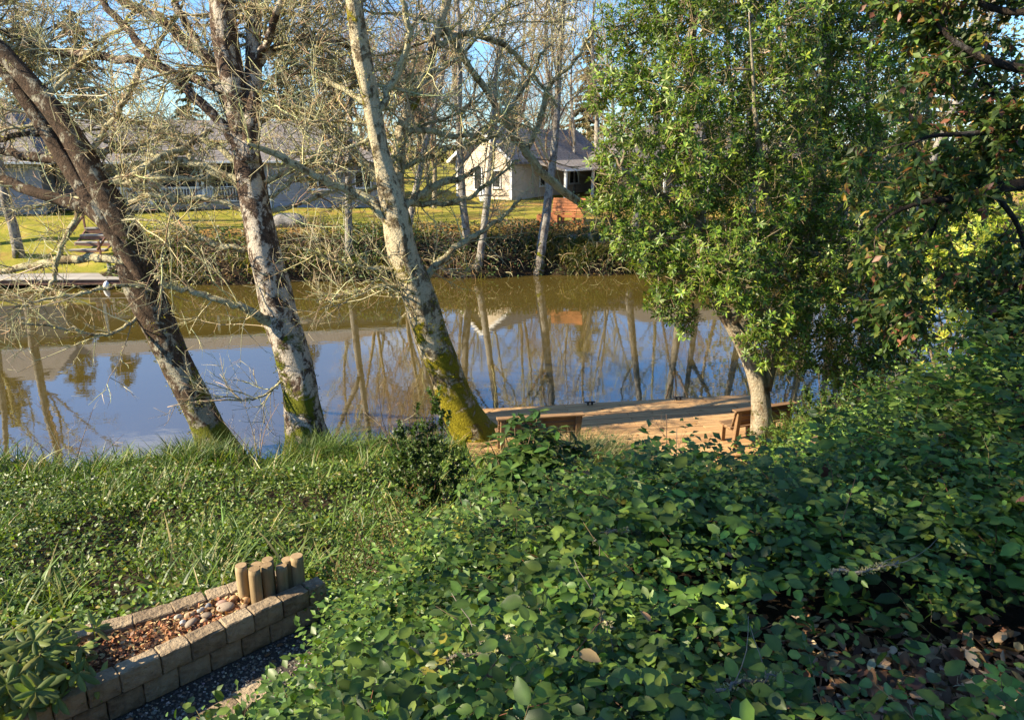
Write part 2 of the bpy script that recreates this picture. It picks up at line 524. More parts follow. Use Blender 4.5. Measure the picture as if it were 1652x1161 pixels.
def sprout(paths, per, lo=0.15, hi=1.0):
    """pick start points on paths; returns points, tangents, position along parent"""
    n, k, _ = paths.shape
    idx = np.repeat(np.arange(n), per)
    u = rng.uniform(lo, hi, len(idx)) * (k - 1)
    i = np.clip(np.floor(u).astype(int), 0, k - 2); f = (u - i)[:, None]
    P = paths[idx, i] * (1 - f) + paths[idx, i + 1] * f
    T = norm(paths[idx, i + 1] - paths[idx, i])
    return P, T, u / (k - 1), idx

def side_dirs(T, ang_lo=0.5, ang_hi=1.2, lift=0.15):
    n = len(T)
    r = rng.normal(0, 1, (n, 3))
    r = norm(r - (r * T).sum(1, keepdims=True) * T)
    a = rng.uniform(ang_lo, ang_hi, n)[:, None]
    return norm(T * np.cos(a) + r * np.sin(a) + np.array([0, 0, lift]))

# --- leaves ------------------------------------------------------
def leaf_tpl(st, hw, fold=0.25, curl=-0.15):
    """st: stations along the blade, hw: half widths there (0 at both ends)"""
    V = [(0, st[0], 0)]
    for t, w in zip(st[1:-1], hw[1:-1]):
        for x in (-1, 0, 1):
            V.append((x * w, t, abs(x) * w * fold + curl * t * t))
    V.append((0, st[-1], curl * st[-1] ** 2))
    n = len(st) - 2
    tr = [(0, 2, 1), (0, 3, 2)]
    for i in range(n - 1):
        a = 1 + i * 3; b_ = a + 3
        for j in (0, 1):
            tr += [(a + j, a + j + 1, b_ + j + 1), (a + j, b_ + j + 1, b_ + j)]
    a = 1 + (n - 1) * 3; e = len(V) - 1
    tr += [(a, a + 1, e), (a + 1, a + 2, e)]
    return np.array(V, float), np.array(tr)

TP_OVATE = leaf_tpl([0, .14, .38, .66, .88, 1], [0, .20, .30, .25, .11, 0], 0.30, -0.10)
TP_LANCE = leaf_tpl([0, .3, .7, 1], [0, .13, .15, 0], 0.35, -0.18)
TP_SMALL = leaf_tpl([0, .35, .75, 1], [0, .24, .20, 0], 0.3, -0.12)
TP_DIAM = leaf_tpl([0, .5, 1], [0, .25, 0], 0.2, -0.05)
TP_LEAF4 = leaf_tpl([0, .48, 1], [0, .26, 0], 0.3, -0.12)
TP_LANCE4 = leaf_tpl([0, .55, 1], [0, .15, 0], 0.35, -0.18)
TP_OVATE8 = leaf_tpl([0, .22, .66, 1], [0, .245, .25, 0], 0.30, -0.10)
TP_CURL = leaf_tpl([0, .2, .5, .8, 1], [0, .13, .17, .13, 0], -0.75, -0.22)

def scatter(mb, tpl, P, D, NN, L, W=1.0, col=(1, 1, 1), mid=0.0):
    """one leaf per row: foot P, direction D, face normal NN, length L, width factor W"""
    V, tr = tpl
    P = np.asarray(P, float); n = len(P)
    if n == 0:
        return
    y = norm(D); x = norm(np.cross(y, NN)); z = np.cross(x, y)
    L = np.broadcast_to(np.asarray(L, float), (n,))[:, None, None]
    W = np.broadcast_to(np.asarray(W, float), (n,))[:, None, None]
    vv = P[:, None, :] + L * (V[None, :, 0:1] * W * x[:, None, :] + V[None, :, 1:2] * y[:, None, :] + V[None, :, 2:3] * z[:, None, :])
    tt = (np.arange(n)[:, None, None] * len(V) + tr[None]).reshape(-1, 3)
    col = np.asarray(col, float)
    if col.ndim == 1:
        col = np.tile(col, (n, 1))
    cc = np.repeat(col, len(V), axis=0)
    if mid:
        is_mid = np.tile((np.abs(V[:, 0]) < 1e-6), n)
        cc = cc * np.where(is_mid, 1 + mid, 1.0)[:, None]
    mb.add(vv.reshape(-1, 3), tt, cc)

def pal(n, cols, jitter=0.18, weights=None):
    cols = np.array(cols, float)
    i = rng.choice(len(cols), n, p=weights)
    c = cols[i] * np.exp(rng.normal(0, jitter, (n, 1)))
    return np.clip(c * (1 + rng.normal(0, 0.06, (n, 3))), 0.002, 0.9)

def rand_dirs(n):
    return norm(rng.normal(0, 1, (n, 3)))

def whorls(mb, P, A, n_leaf, L, tpl, cols, spread=1.0, W=1.0, mid=0.25):
    """a rosette of leaves round each shoot tip P with shoot axis A"""
    n = len(P)
    A = norm(A)
    ref = np.where(np.abs(A[:, 2:3]) > 0.8, np.array([[1., 0, 0]]), np.array([[0, 0, 1.]]))
    X = norm(np.cross(A, ref)); Y = np.cross(A, X)
    ph = rng.random(n) * 6.28
    for k in range(n_leaf):
        a = ph + k * 6.283 / n_leaf + rng.normal(0, 0.25, n)
        R = np.cos(a)[:, None] * X + np.sin(a)[:, None] * Y
        e = rng.normal(0.35, 0.3, n)[:, None] / spread
        D = norm(R + A * e)
        NN = norm(A - (A * D).sum(1, keepdims=True) * D)
        scatter(mb, tpl, P - A * rng.uniform(0, 0.04, n)[:, None], D, NN, L * rng.uniform(0.65, 1.15, n), W, cols(n), mid)

# --- boxes -------------------------------------------------------
_boxes = {}
def box_mesh(size, mat, bev=0.01, rough=0.0, seed=0):
    key = (tuple(round(s, 4) for s in size), mat.name, bev, rough, seed)
    if key in _boxes:
        return _boxes[key]
    bm = bmesh.new()
    bmesh.ops.create_cube(bm, size=1.0)
    bmesh.ops.scale(bm, vec=size, verts=bm.verts)
    if rough:
        bmesh.ops.subdivide_edges(bm, edges=bm.edges, cuts=3, use_grid_fill=True)
    if bev:
        ed = [e for e in bm.edges if len(e.link_faces) == 2 and e.calc_face_angle(0) > 0.5]
        bmesh.ops.bevel(bm, geom=ed, offset=bev, segments=1, profile=0.5, affect='EDGES')
    if rough:
        r = random.Random(seed)
        for v in bm.verts:
            v.co += Vector((r.uniform(-1, 1), r.uniform(-1, 1), r.uniform(-1, 1))) * rough
    me = bpy.data.meshes.new('box')
    bm.to_mesh(me); bm.free()
    me.materials.append(mat)
    _boxes[key] = me
    return me

def box(name, parent, centre, size, mat, rot=None, bev=0.01, rough=0.0, seed=0, **kw):
    return link(name, box_mesh(size, mat, bev, rough, seed), parent, loc=centre, rot=rot, **kw)

def poly_mesh(name, verts, faces, mat):
    me = bpy.data.meshes.new(name)
    me.from_pydata([tuple(v) for v in verts], [], faces)
    me.materials.append(mat)
    me.update()
    return me

# ------------------------------------------------------------------ the lie of the land
def y_near(x):
    return np.interp(x, [-60, -9, -5, -1, 2, 5, 8, 12, 20, 27, 60], [12.0, 13.5, 13.9, 14.8, 14.6, 15.6, 17.5, 20, 27, 36, 60]) + 0.35 * np.sin(np.asarray(x) * 1.7) * 0.6
def y_far(x):
    return np.interp(x, [-60, -15, -4, 5, 15, 26, 60], [30, 33.6, 35.3, 36.6, 37.2, 37.4, 60.5]) + 0.25 * np.sin(np.asarray(x) * 1.1)

ZTOP = 2.9                                   # top of the planter wall
W_A = G(364, 1011, ZTOP)                     # a joint of the front coping
W_DIR = norm(G(460, 973, ZTOP) - G(196, 1092, ZTOP))
W_N = np.array([W_DIR[1], -W_DIR[0], 0])     # towards the gravel path
PATH_Z = ZTOP - 0.34

DKP = G(960, 684, 0.36)                      # middle of the near dock
DKR = math.radians(9.0)

def bank_u(x, y):
    t = (x - W_A[0]) * W_DIR[0] + (y - W_A[1]) * W_DIR[1]
    return (x - W_A[0]) * W_N[0] + (y - W_A[1]) * W_N[1] - 0.80 + 0.72 * sstep(0.0, 1.1, t)

def ground_z(x, y):
    x = np.asarray(x, float); y = np.asarray(y, float)
    dn = y_near(x) - y
    df = y - y_far(x)
    near = np.interp(dn, [-3, -1, -0.3, 0, 0.5, 2, 5, 8, 9.6, 40], [-1.4, -0.9, -0.3, 0.0, 0.3, 0.55, 1.2, 2.0, PATH_Z, PATH_Z])
    u = bank_u(x, y)
    sh = np.maximum(0, x - 1.3) * 0.55 - 0.45 * sstep(0.9, 0.1, x)
    fall = 1 - sstep(3.1, 6.4, y - sh)
    wdt = 2.9 - 1.35 * sstep(3.0, 4.3, y)
    near = near + 1.8 * sstep(0.0, 1.0, (u + 0.02) / wdt) * fall
    right = sstep(2.0, 5.0, x) * sstep(3.0, 5.0, y) * (1 - sstep(9, 13, y - np.maximum(0, x - 4) * 0.8)) * 0.7
    near = near + right
    near = near + (fnoise(x * 1.1, y * 1.1) - 0.5) * 0.16 * sstep(0.3, 1.5, dn) * sstep(0.2, 0.8, np.abs(u + 0.35))
    ddx = x - DKP[0]; ddy = y - DKP[1]
    lx_ = ddx * math.cos(DKR) + ddy * math.sin(DKR); ly_ = -ddx * math.sin(DKR) + ddy * math.cos(DKR)
    ind = sstep(-3.6, -3.1, lx_) * (1 - sstep(4.7, 5.3, lx_)) * sstep(-2.5, -2.1, ly_)
    gang = sstep(0.1, 0.35, lx_) * (1 - sstep(2.45, 2.7, lx_)) * sstep(-4.8, -4.2, ly_)
    near = np.where(near > 0.1, near * (1 - np.maximum(ind, gang * 0.8)) + 0.1 * np.maximum(ind, gang * 0.8), near)
    far = np.interp(df, [-3, -1, -0.2, 0, 0.4, 1.6, 2.8, 6, 20, 200], [-1.4, -0.9, -0.3, 0.05, 0.7, 1.5, 2.15, 2.35, 2.6, 4.0])
    left = np.interp(df, [-3, -1, -0.2, 0, 0.5, 2, 6.5, 9, 20, 200], [-1.4, -0.9, -0.3, 0.0, 0.3, 0.5, 2.1, 2.3, 2.6, 4.0])
    wl_ = 1 - sstep(-19.5, -17.5, x)
    far = far * (1 - wl_) + left * wl_
    far = far + (fnoise(x * 0.4, y * 0.4) - 0.5) * 0.25 * sstep(0.5, 3, df)
    return np.where(dn > df, near, far)

def build_ground():
    xs = np.concatenate([[-400, -200, -120, -80, -60, -45, -35, -28], np.arange(-24, -10, 0.5), np.arange(-10, 8, 0.2), np.arange(8, 30, 0.5), [32, 36, 42, 50, 65, 90, 140, 220, 400]])
    ys = np.concatenate([[-200, -80, -30, -14, -7], np.arange(-4, 16.5, 0.2), np.arange(16.5, 32, 0.6), np.arange(32, 46, 0.3), np.arange(46, 80, 1.5), [85, 100, 130, 180, 260, 400, 700]])
    X, Y = np.meshgrid(xs, ys, indexing='xy')
    Z = ground_z(X, Y)
    nx, ny = len(xs), len(ys)
    V = np.stack([X, Y, Z], -1).reshape(-1, 3)
    i, j = np.meshgrid(np.arange(ny - 1), np.arange(nx - 1), indexing='ij')
    a = (i * nx + j).ravel()
    tri = np.concatenate([np.stack([a, a + 1, a + nx + 1], 1), np.stack([a, a + nx + 1, a + nx], 1)])
    df = (Y - y_far(X)).ravel()
    xx = X.ravel()
    lawn = np.where(xx < -18.5, sstep(0.8, 1.6, df), sstep(2.0, 2.8, df))
    drift = 0.16 * np.exp(-((df - 3.2) / 1.0) ** 2) + 0.10 * sstep(-6, 4, xx) - 0.10 * (1 - sstep(-20, -17, xx)) + 0.04
    col = np.stack([lawn, drift, np.zeros_like(df)], 1)
    mb = MB(); mb.add(V, tri, col)
    return mb.build('ground', M['ground'], kind='structure')
build_ground()

wv = [(-150, -5, 0), (150, -5, 0), (150, 70, 0), (-150, 70, 0)]
link('pond_water', poly_mesh('pond_water', wv, [(0, 1, 2, 3)], M['water']), kind='structure')

# ------------------------------------------------------------------ houses beyond the pond
def local(parent, p):
    """world point in the frame of a thing turned about z"""
    c, s = math.cos(-parent.rotation_euler.z), math.sin(-parent.rotation_euler.z)
    d = np.asarray(p, float) - np.array(parent.location)
    return np.array([d[0] * c - d[1] * s, d[0] * s + d[1] * c, d[2]])

def window(h, x, z, w, hh, y=0.0, mull=1, name='window', frame=None, rot=None):
    f = link(name, frame_mesh(w, hh, frame or M['white']), h, loc=(x, y - 0.03, z), rot=rot)
    for k in range(mull + 1):
        ww = (w - 0.12 - 0.05 * mull) / (mull + 1)
        box('pane', f, (-w / 2 + 0.06 + ww / 2 + k * (ww + 0.05), 0.03, 0), (ww, 0.02, hh - 0.12), M['glass'], bev=0)
    for k in range(mull):
        ww = (w - 0.12 - 0.05 * mull) / (mull + 1)
        box('mullion', f, (-w / 2 + 0.06 + ww + 0.025 + k * (ww + 0.05), 0.0, 0), (0.05, 0.05, hh - 0.12), frame or M['white'], bev=0)
    box('sill', f, (0, -0.06, -hh / 2 - 0.03), (w + 0.16, 0.14, 0.05), frame or M['white'], bev=0.005)
    return f

_fm = {}
def frame_mesh(w, h, mat):
    k = (round(w, 3), round(h, 3), mat.name)
    if k not in _fm:
        t, d = 0.06, 0.08
        V, F = [], []
        o = [(-w / 2, -h / 2), (w / 2, -h / 2), (w / 2, h / 2), (-w / 2, h / 2)]
        i = [(-w / 2 + t, -h / 2 + t), (w / 2 - t, -h / 2 + t), (w / 2 - t, h / 2 - t), (-w / 2 + t, h / 2 - t)]
        for y in (-d / 2, d / 2):
            V += [(a, y, b) for a, b in o] + [(a, y, b) for a, b in i]
        for q in range(4):
            r = (q + 1) % 4
            F += [(q, r, 4 + r, 4 + q), (8 + q, 12 + q, 12 + r, 8 + r), (q, 8 + q, 8 + r, r), (4 + q, 4 + r, 12 + r, 12 + q)]
        _fm[k] = poly_mesh('frame', V, F, mat)
    return _fm[k]

def gable_roof(x0, x1, y0, y1, ze, zr, mat, hip0=0.0, hip1=0.0, th=0.16):
    """ridge along x; hip insets at the ends; a slab of thickness th"""
    ym = (y0 + y1) / 2
    V = []
    for dz in (0, -th):
        V += [(x0, y0, ze + dz), (x1, y0, ze + dz), (x1, y1, ze + dz), (x0, y1, ze + dz), (x0 + hip0, ym, zr + dz), (x1 - hip1, ym, zr + dz)]
    F = [(0, 1, 5, 4), (2, 3, 4, 5), (7, 6, 10, 11), (9, 8, 11, 10), (0, 6, 7, 1), (2, 8, 9, 3)]
    if hip0: F += [(3, 0, 4), (6, 9, 10), (3, 9, 6, 0)]
    else: F += [(0, 4, 10, 6), (4, 3, 9, 10)]
    if hip1: F += [(1, 2, 5), (8, 7, 11), (1, 7, 8, 2)]
    else: F += [(5, 1, 7, 11), (2, 5, 11, 8)]
    return poly_mesh('roof', V, F, mat)

GZ = 2.55
# --- long grey-roofed house on the left
pA = at(424, 322, 45.5); pA[2] = GZ
hA = thing('house', 'long blue grey house with grey shingle roof and porch behind the left trees', 'house', tuple(pA), math.radians(13))
box('wall', hA, (4.0, 4.0, 1.32), (7.9, 7.9, 2.9), M['siding_blue'], bev=0, label='blue grey siding wall of the right wing')
box('wall', hA, (-5.9, 5.9, 1.32), (11.6, 8.0, 2.9), M['siding_brown'], bev=0)
box('wall', hA, (-15.5, 4.4, 1.32), (7.4, 9.0, 2.9), M['siding_blue'], bev=0)
for x in (0.10, 7.9):
    box('corner_board', hA, (x, 0.03, 1.32), (0.16, 0.06, 2.9), M['white'], bev=0)
box('corner_board', hA, (0.42, 0.03, 1.32), (0.10, 0.055, 2.9), M['white'], bev=0)
rf = link('roof', gable_roof(-12.6, 8.6, -0.6, 12.4, 2.72, 5.15, M['roof'], hip1=4.5), hA)
box('gutter', rf, (-2.0, -0.66, 2.66), (21.2, 0.12, 0.12), M['white'], bev=0.01)
rf2 = link('roof', gable_roof(-19.8, -11.2, -0.9, 10.2, 2.74, 6.3, M['roof'], hip0=3.6, hip1=3.6), hA)
box('roof_vent', rf2, (-14.6, 2.9, 5.35), (0.5, 0.35, 0.22), M['black'], rot=(math.radians(32), 0, 0), bev=0.02)
box('gutter', rf2, (-15.5, -0.96, 2.68), (8.6, 0.12, 0.12), M['white'], bev=0.01)
window(hA, 3.3, 1.45, 1.2, 0.9, 0.0, 1)
window(hA, 6.0, 1.55, 1.0, 1.0, 0.0, 1)
for x, w in ((-2.2, 2.2), (-4.9, 2.0), (-7.6, 1.3)):
    window(hA, x, 1.75, w, 1.35, 1.85, 1)
dr = box('door', hA, (-3.55, 1.86, 1.35), (0.9, 0.08, 2.05), M['white'], bev=0.01)
box('door_pane', dr, (0, -0.05, 0.3), (0.55, 0.03, 1.0), M['glass'], bev=0)
box('handle', dr, (0.36, -0.07, -0.05), (0.04, 0.06, 0.12), M['black'], bev=0.005)
pd = box('porch_floor', hA, (-5.0, 0.85, 0.22), (9.6, 2.0, 0.14), M['old_dock'], bev=0)
box('porch_skirt', hA, (-5.0, -0.12, 0.06), (9.6, 0.06, 0.2), M['siding_brown'], bev=0)
for x in (-9.6, -6.2, -3.3, -0.5):
    box('porch_post', hA, (x, -0.02, 1.42), (0.15, 0.15, 2.3), M['white'], bev=0.01)
for x0, x1 in ((-9.5, -6.3), (-6.1, -3.4), (-3.2, -0.6)):
    xm, ln = (x0 + x1) / 2, x1 - x0
    rl = box('railing', hA, (xm, -0.02, 1.22), (ln, 0.07, 0.07), M['white'], bev=0.01)
    box('bottom_rail', rl, (0, 0, -0.82), (ln, 0.06, 0.06), M['white'], bev=0)
    for k in range(int(ln / 0.16)):
        box('baluster', rl, (-ln / 2 + 0.1 + k * 0.16, 0, -0.42), (0.035, 0.035, 0.77), M['white'], bev=0)
for x in (-17.5, -14.2):
    window(hA, x, 1.5, 1.5, 1.1, -0.1, 1)
box('foundation', hA, (-15.5, -0.14, 0.06), (7.5, 0.07, 0.42), M['concrete'], bev=0)

# --- tan gabled house in the middle
pB = at(826, 335, 51.5); pB[2] = GZ
hB = thing('house', 'tan house with lit front gable and white corner boards behind the central trees', 'house', tuple(pB), math.radians(-36))
GW = 4.9        # gable width; the gable looks along -y, its right corner at the origin
zE, zR = 2.75, 4.75
V = [(-GW, 0, -0.1), (0, 0, -0.1), (0, 0, zE), (-GW / 2, 0, zR - 0.12), (-GW, 0, zE)]
V += [(x, 12.0, z) for x, y, z in V]
link('wall', poly_mesh('wall', V, [(0, 1, 2, 3, 4), (9, 8, 7, 6, 5), (1, 6, 7, 2), (5, 0, 4, 9), (3, 2, 7, 8), (4, 3, 8, 9)], M['siding_tan']), hB)
V = []
for dz in (0, -0.15):
    V += [(-GW - 0.45, -0.45, zE - 0.25 + dz), (-GW / 2, -0.45, zR + dz), (0.45, -0.45, zE - 0.25 + dz), (-GW - 0.45, 12.4, zE - 0.25 + dz), (-GW / 2, 12.4, zR + dz), (0.45, 12.4, zE - 0.25 + dz)]
rB = link('roof', poly_mesh('roof', V, [(0, 1, 4, 3), (1, 2, 5, 4), (6, 9, 10, 7), (7, 10, 11, 8), (0, 6, 7, 1), (1, 7, 8, 2), (3, 4, 10, 9), (4, 5, 11, 10), (0, 3, 9, 6), (2, 8, 11, 5)], M['roof']), hB)
sl = math.atan2(zR - zE + 0.25, GW / 2 + 0.45); ln = math.hypot(zR - zE + 0.25, GW / 2 + 0.45)
for s in (-1, 1):
    box('fascia', rB, (-GW / 2 + s * (GW / 4 + 0.225), -0.49, (zR + zE - 0.25) / 2 - 0.10), (ln, 0.05, 0.2), M['white'], rot=(0, s * sl, 0), bev=0)
for x in (-0.07, -GW + 0.07):
    box('corner_board', hB, (x, -0.03, 1.32), (0.16, 0.05, 2.75), M['white'], bev=0)
window(hB, -2.9, 1.35, 0.75, 1.6, -0.01, 0)
window(hB, -1.3, 1.35, 0.75, 1.2, -0.01, 0)
# porch along the right side
pr = poly_mesh('porch_roof', [(0.3, 2.0, zE - 0.2), (3.0, 2.0, zE - 0.75), (3.0, 11.5, zE - 0.75), (0.3, 11.5, zE - 0.2), (0.3, 2.0, zE - 0.32), (3.0, 2.0, zE - 0.9), (3.0, 11.5, zE - 0.9), (0.3, 11.5, zE - 0.32)],
               [(0, 1, 2, 3), (7, 6, 5, 4), (0, 4, 5, 1), (1, 5, 6, 2), (2, 6, 7, 3), (3, 7, 4, 0)], M['roof'])
prf = link('porch_roof', pr, hB)
box('gutter', prf, (3.05, 6.75, zE - 0.80), (0.1, 9.6, 0.14), M['white'], bev=0.01)
for y in (2.3, 6.0, 9.0, 11.2):
    box('porch_post', hB, (2.85, y, 0.9), (0.17, 0.17, 2.05), M['white'], bev=0.01)
for y in (4.0, 8.0):
    window(hB, 0.02, 1.3, 1.4, 1.2, 0, 1, rot=(0, 0, math.radians(90))).location = (0.05, y, 1.35)

# --- low brown house right of it, behind the evergreen
pC = at(1000, 335, 53); pC[2] = GZ
hC = thing('house', 'low brown house with wide hipped roof half hidden behind the big evergreen', 'house', tuple(pC), math.radians(6))
box('wall', hC, (7, 5, 1.3), (15, 8.5, 2.9), M['siding_brown'], bev=0)
link('roof', gable_roof(-1.2, 15.5, 0.0, 10.2, 2.7, 5.2, M['roof_dark'], hip0=4.8, hip1=4.8), hC)
for x in (1.6, 4.6, 8.0, 11.5):
    window(hC, x, 1.4, 1.5, 1.2, 0.74, 1)
for x in (-0.4, 3.2, 6.4):
    box('porch_post', hC, (x, 0.2, 1.2), (0.16, 0.16, 2.9), M['white'], bev=0.01)

# white urn beside the gable wall
uP = at(783, 326, 50.6); uP[2] = GZ - 0.1
mb = MB()
zz = np.array([0, .1, .45, .85, 1.0, 1.05, 1.12]); rr = np.array([.26, .36, .44, .38, .28, .34, .35])
tubes(mb, np.stack([np.full(7, uP[0]), np.full(7, uP[1]), uP[2] + zz], 1), rr, 20)
tag(mb.build('rain_barrel', M['white'], origin=tuple(uP)), 'white rounded barrel standing against the tan gable wall', 'barrel')

# ------------------------------------------------------------------ cedar bench box on the far lawn
cP = at(915, 356, 39.5); cP[2] = float(ground_z(cP[0], cP[1]))
cb = thing('garden_bench', 'reddish cedar garden bench with sloping slatted back on the far lawn', 'bench', tuple(cP), math.radians(-12))
for k in range(5):
    box('slat', cb, (0, 0.42 + k * 0.10, 0.72 + k * 0.135), (1.75, 0.035, 0.15), M['cedar'], rot=(math.radians(-36), 0, 0), bev=0.006)
for x in (-0.82, -0.3, 0.3, 0.82):
    box('leg', cb, (x, 0.0, 0.28), (0.1, 0.1, 0.62), M['cedar'], bev=0.006)
    box('leg', cb, (x, 0.72, 0.48), (0.1, 0.1, 1.0), M['cedar'], bev=0.006)
for k in range(3):
    box('seat_board', cb, (0, 0.02 + k * 0.155, 0.60), (1.75, 0.145, 0.04), M['cedar'], bev=0.006)
box('front_board', cb, (0, -0.075, 0.46), (1.75, 0.04, 0.16), M['cedar'], bev=0.006)
box('front_board', cb, (0, -0.075, 0.12), (1.75, 0.04, 0.18), M['cedar'], bev=0.006)
cb2P = at(893, 357, 39.2); cb2P[2] = float(ground_z(cb2P[0], cb2P[1]))
pb = thing('cedar_planter', 'low reddish cedar planter box left of the cedar garden bench on the far lawn', 'planter', tuple(cb2P + np.array([-0.35, 0, 0])), math.radians(-12))
for k in range(3):
    box('board', pb, (0, 0, 0.10 + k * 0.19), (1.1, 0.04, 0.18), M['cedar'], bev=0.006)
    box('board', pb, (0, 0.62, 0.10 + k * 0.19), (1.1, 0.04, 0.18), M['cedar'], bev=0.006)
    for s in (-1, 1):
        box('board', pb, (s * 0.53, 0.31, 0.10 + k * 0.19), (0.04, 0.57, 0.18), M['cedar'], bev=0.006)
box('soil', pb, (0, 0.31, 0.5), (1.0, 0.56, 0.05), M['mulch_bed'], bev=0)

def rock(name, loc, size, mat, label, cat, seed, group=None, squash=1.0, sub=3, rz=0.0, tint=None):
    bm = bmesh.new()
    bmesh.ops.create_icosphere(bm, subdivisions=sub, radius=1.0)
    r = np.random.default_rng(seed)
    k = r.normal(0, 1, (5, 3)); ph = r.random(5) * 6.28
    for v in bm.verts:
        p = np.array(v.co)
        d = 1 + sum(0.07 * math.sin(float(p @ k[i]) * 1.6 + ph[i]) for i in range(5))
        v.co = Vector(p * d)
    for f in bm.faces: f.smooth = True
    me = bpy.data.meshes.new(name); bm.to_mesh(me); bm.free()
    me.materials.append(mat)
    return link(name, me, None, loc=loc, rot=(0, 0, rz), scale=size, label=label, cat=cat, group=group)

p = at(462, 357, 38.0)
rock('boulder', (p[0], p[1], float(ground_z(p[0], p[1])) + 0.22), (0.85, 0.5, 0.42), M['rock'], 'long grey boulder lying on the far lawn behind the second trunk', 'boulder', 3)
for i, (px, py, sx, sz) in enumerate(((925, 386, .32, .30), (947, 388, .30, .36), (968, 390, .34, .30), (992, 388, .3, .32), (1016, 386, .36, .3))):
    p = at(px, py, 37.9)
    nm = ['leftmost', 'second', 'middle', 'fourth', 'rightmost'][i]
    rock('edging_stone', (p[0], p[1], p[2]), (sx * 1.25, 0.3, sz), M['rock'], nm + ' of five grey edging stones below the cedar garden bench', 'stone', 20 + i, 'grey edging stones on the far bank', sub=2)

# ------------------------------------------------------------------ far landing: old dock, steps, post, float
dP = G(130, 446, 0.42)
fd = thing('old_dock', 'weathered grey plank dock on the far shore at the left', 'dock', (dP[0], dP[1], 0.0), math.radians(2))
for k in range(11):
    box('plank', fd, (-2.2, -0.75 + k * 0.152, 0.42 + random.uniform(-.004, .004)), (11.6, 0.142, 0.045), M['old_dock'], bev=0.006)
for y in (-0.72, 0.0, 0.7):
    box('beam', fd, (-2.2, y, 0.28), (11.4, 0.09, 0.20), M['timber'], bev=0.006)
for x in (-7.5, -4.5, -1.6, 1.2, 3.2):
    box('pile', fd, (x, -0.60, -0.2), (0.16, 0.16, 0.75), M['timber'], bev=0.02)
box('post', fd, (1.05, 0.62, 0.86), (0.15, 0.15, 0.85), M['old_dock'], bev=0.02, label='short pale mooring post')

sP = at(130, 410, 36.2); sP[2] = 0.45
st = thing('timber_steps', 'worn timber steps with leaning side rails climbing the left far bank', 'steps', (sP[0], 35.9, 0.45), math.radians(4))
for k in range(6):
    z = 0.12 + k * 0.29; y = k * 0.62
    box('tread', st, (0, y, z), (1.75, 0.42, 0.07), M['old_dock'], bev=0.01, rot=(0, 0, random.uniform(-.03, .03)))
    box('riser', st, (0, y - 0.17, z - 0.15), (1.65, 0.07, 0.22), M['timber'], bev=0.01)
for s in (-1, 1):
    box('stringer', st, (s * 0.86, 1.55, 0.70), (0.08, 3.9, 0.25), M['timber'], rot=(math.radians(25), 0, 0), bev=0.01)
    box('hand_rail', st, (s * 0.92, 1.7, 1.55), (0.07, 3.4, 0.12), M['timber'], rot=(math.radians(25), 0, 0), bev=0.01)
    for y in (0.4, 3.1):
        box('rail_post', st, (s * 0.92, y, 0.55 + y * 0.47), (0.09, 0.09, 0.95), M['timber'], bev=0.01)

bP = G(171, 466, 0.0)
mb = MB()
zz = np.array([-.12, -.05, 0.0, .16, .28, .33, .36]); rr = np.array([.02, .10, .13, .13, .10, .05, .02])
tubes(mb, np.stack([bP[0] + zz * 0.25, np.full(7, bP[1]), zz], 1), rr, 14)
tag(mb.build('mooring_float', M['white'], origin=(bP[0], bP[1], 0)), 'small white float on the water beside the old dock', 'float')

# ------------------------------------------------------------------ near dock with two benches
DZ = 0.36
dk_rot = math.radians(9.0)
dkP = G(960, 684, DZ)
dk = thing('dock', 'orange brown plank dock on the near shore in the sun', 'dock', (dkP[0], dkP[1], 0), dk_rot)
wd = 0.136
for k in range(23):
    y = -1.995 + k * 0.147
    for x0, x1 in ((-2.9, 0.9), (0.906, 4.25)) if k % 2 else ((-2.9, -0.4), (-0.394, 2.3), (2.306, 4.25)):
        box('plank', dk, ((x0 + x1) / 2, y, DZ - 0.02 + random.uniform(-.002, .002)), (x1 - x0 - 0.004, wd, 0.038), M['dock'], bev=0.004)
for y in (-1.99, -0.6, 0.4, 1.27):
    box('beam', dk, (0.675, y, DZ - 0.13), (7.1, 0.07, 0.17), M['bench'], bev=0.004)
box('fascia', dk, (0.675, 1.335, DZ - 0.10), (7.16, 0.035, 0.2), M['dock'], bev=0.004)
for x in (-2.6, 0, 2.2, 4.0):
    for y in (-1.8, 1.15):
        box('pile', dk, (x, y, -0.15), (0.15, 0.15, 0.7), M['bench'], bev=0.01)
# gangway down from the shore
for k in range(15):
    box('gangway_plank', dk, (1.4, -2.16 - k * 0.147, DZ - 0.06 + k * 0.012), (1.95, wd, 0.038), M['dock'], bev=0.004)
for px, py in ((957, 660), (1103, 653)):
    cp = local(dk, G(px, py, DZ)); cp[2] = DZ
    cl = box('cleat', dk, (cp[0], 1.22, DZ + 0.075), (0.26, 0.04, 0.03), M['black'], bev=0.01)
    for s in (-1, 1):
        box('cleat_foot', cl, (s * 0.05, 0, -0.043), (0.04, 0.04, 0.055), M['black'], bev=0.004)

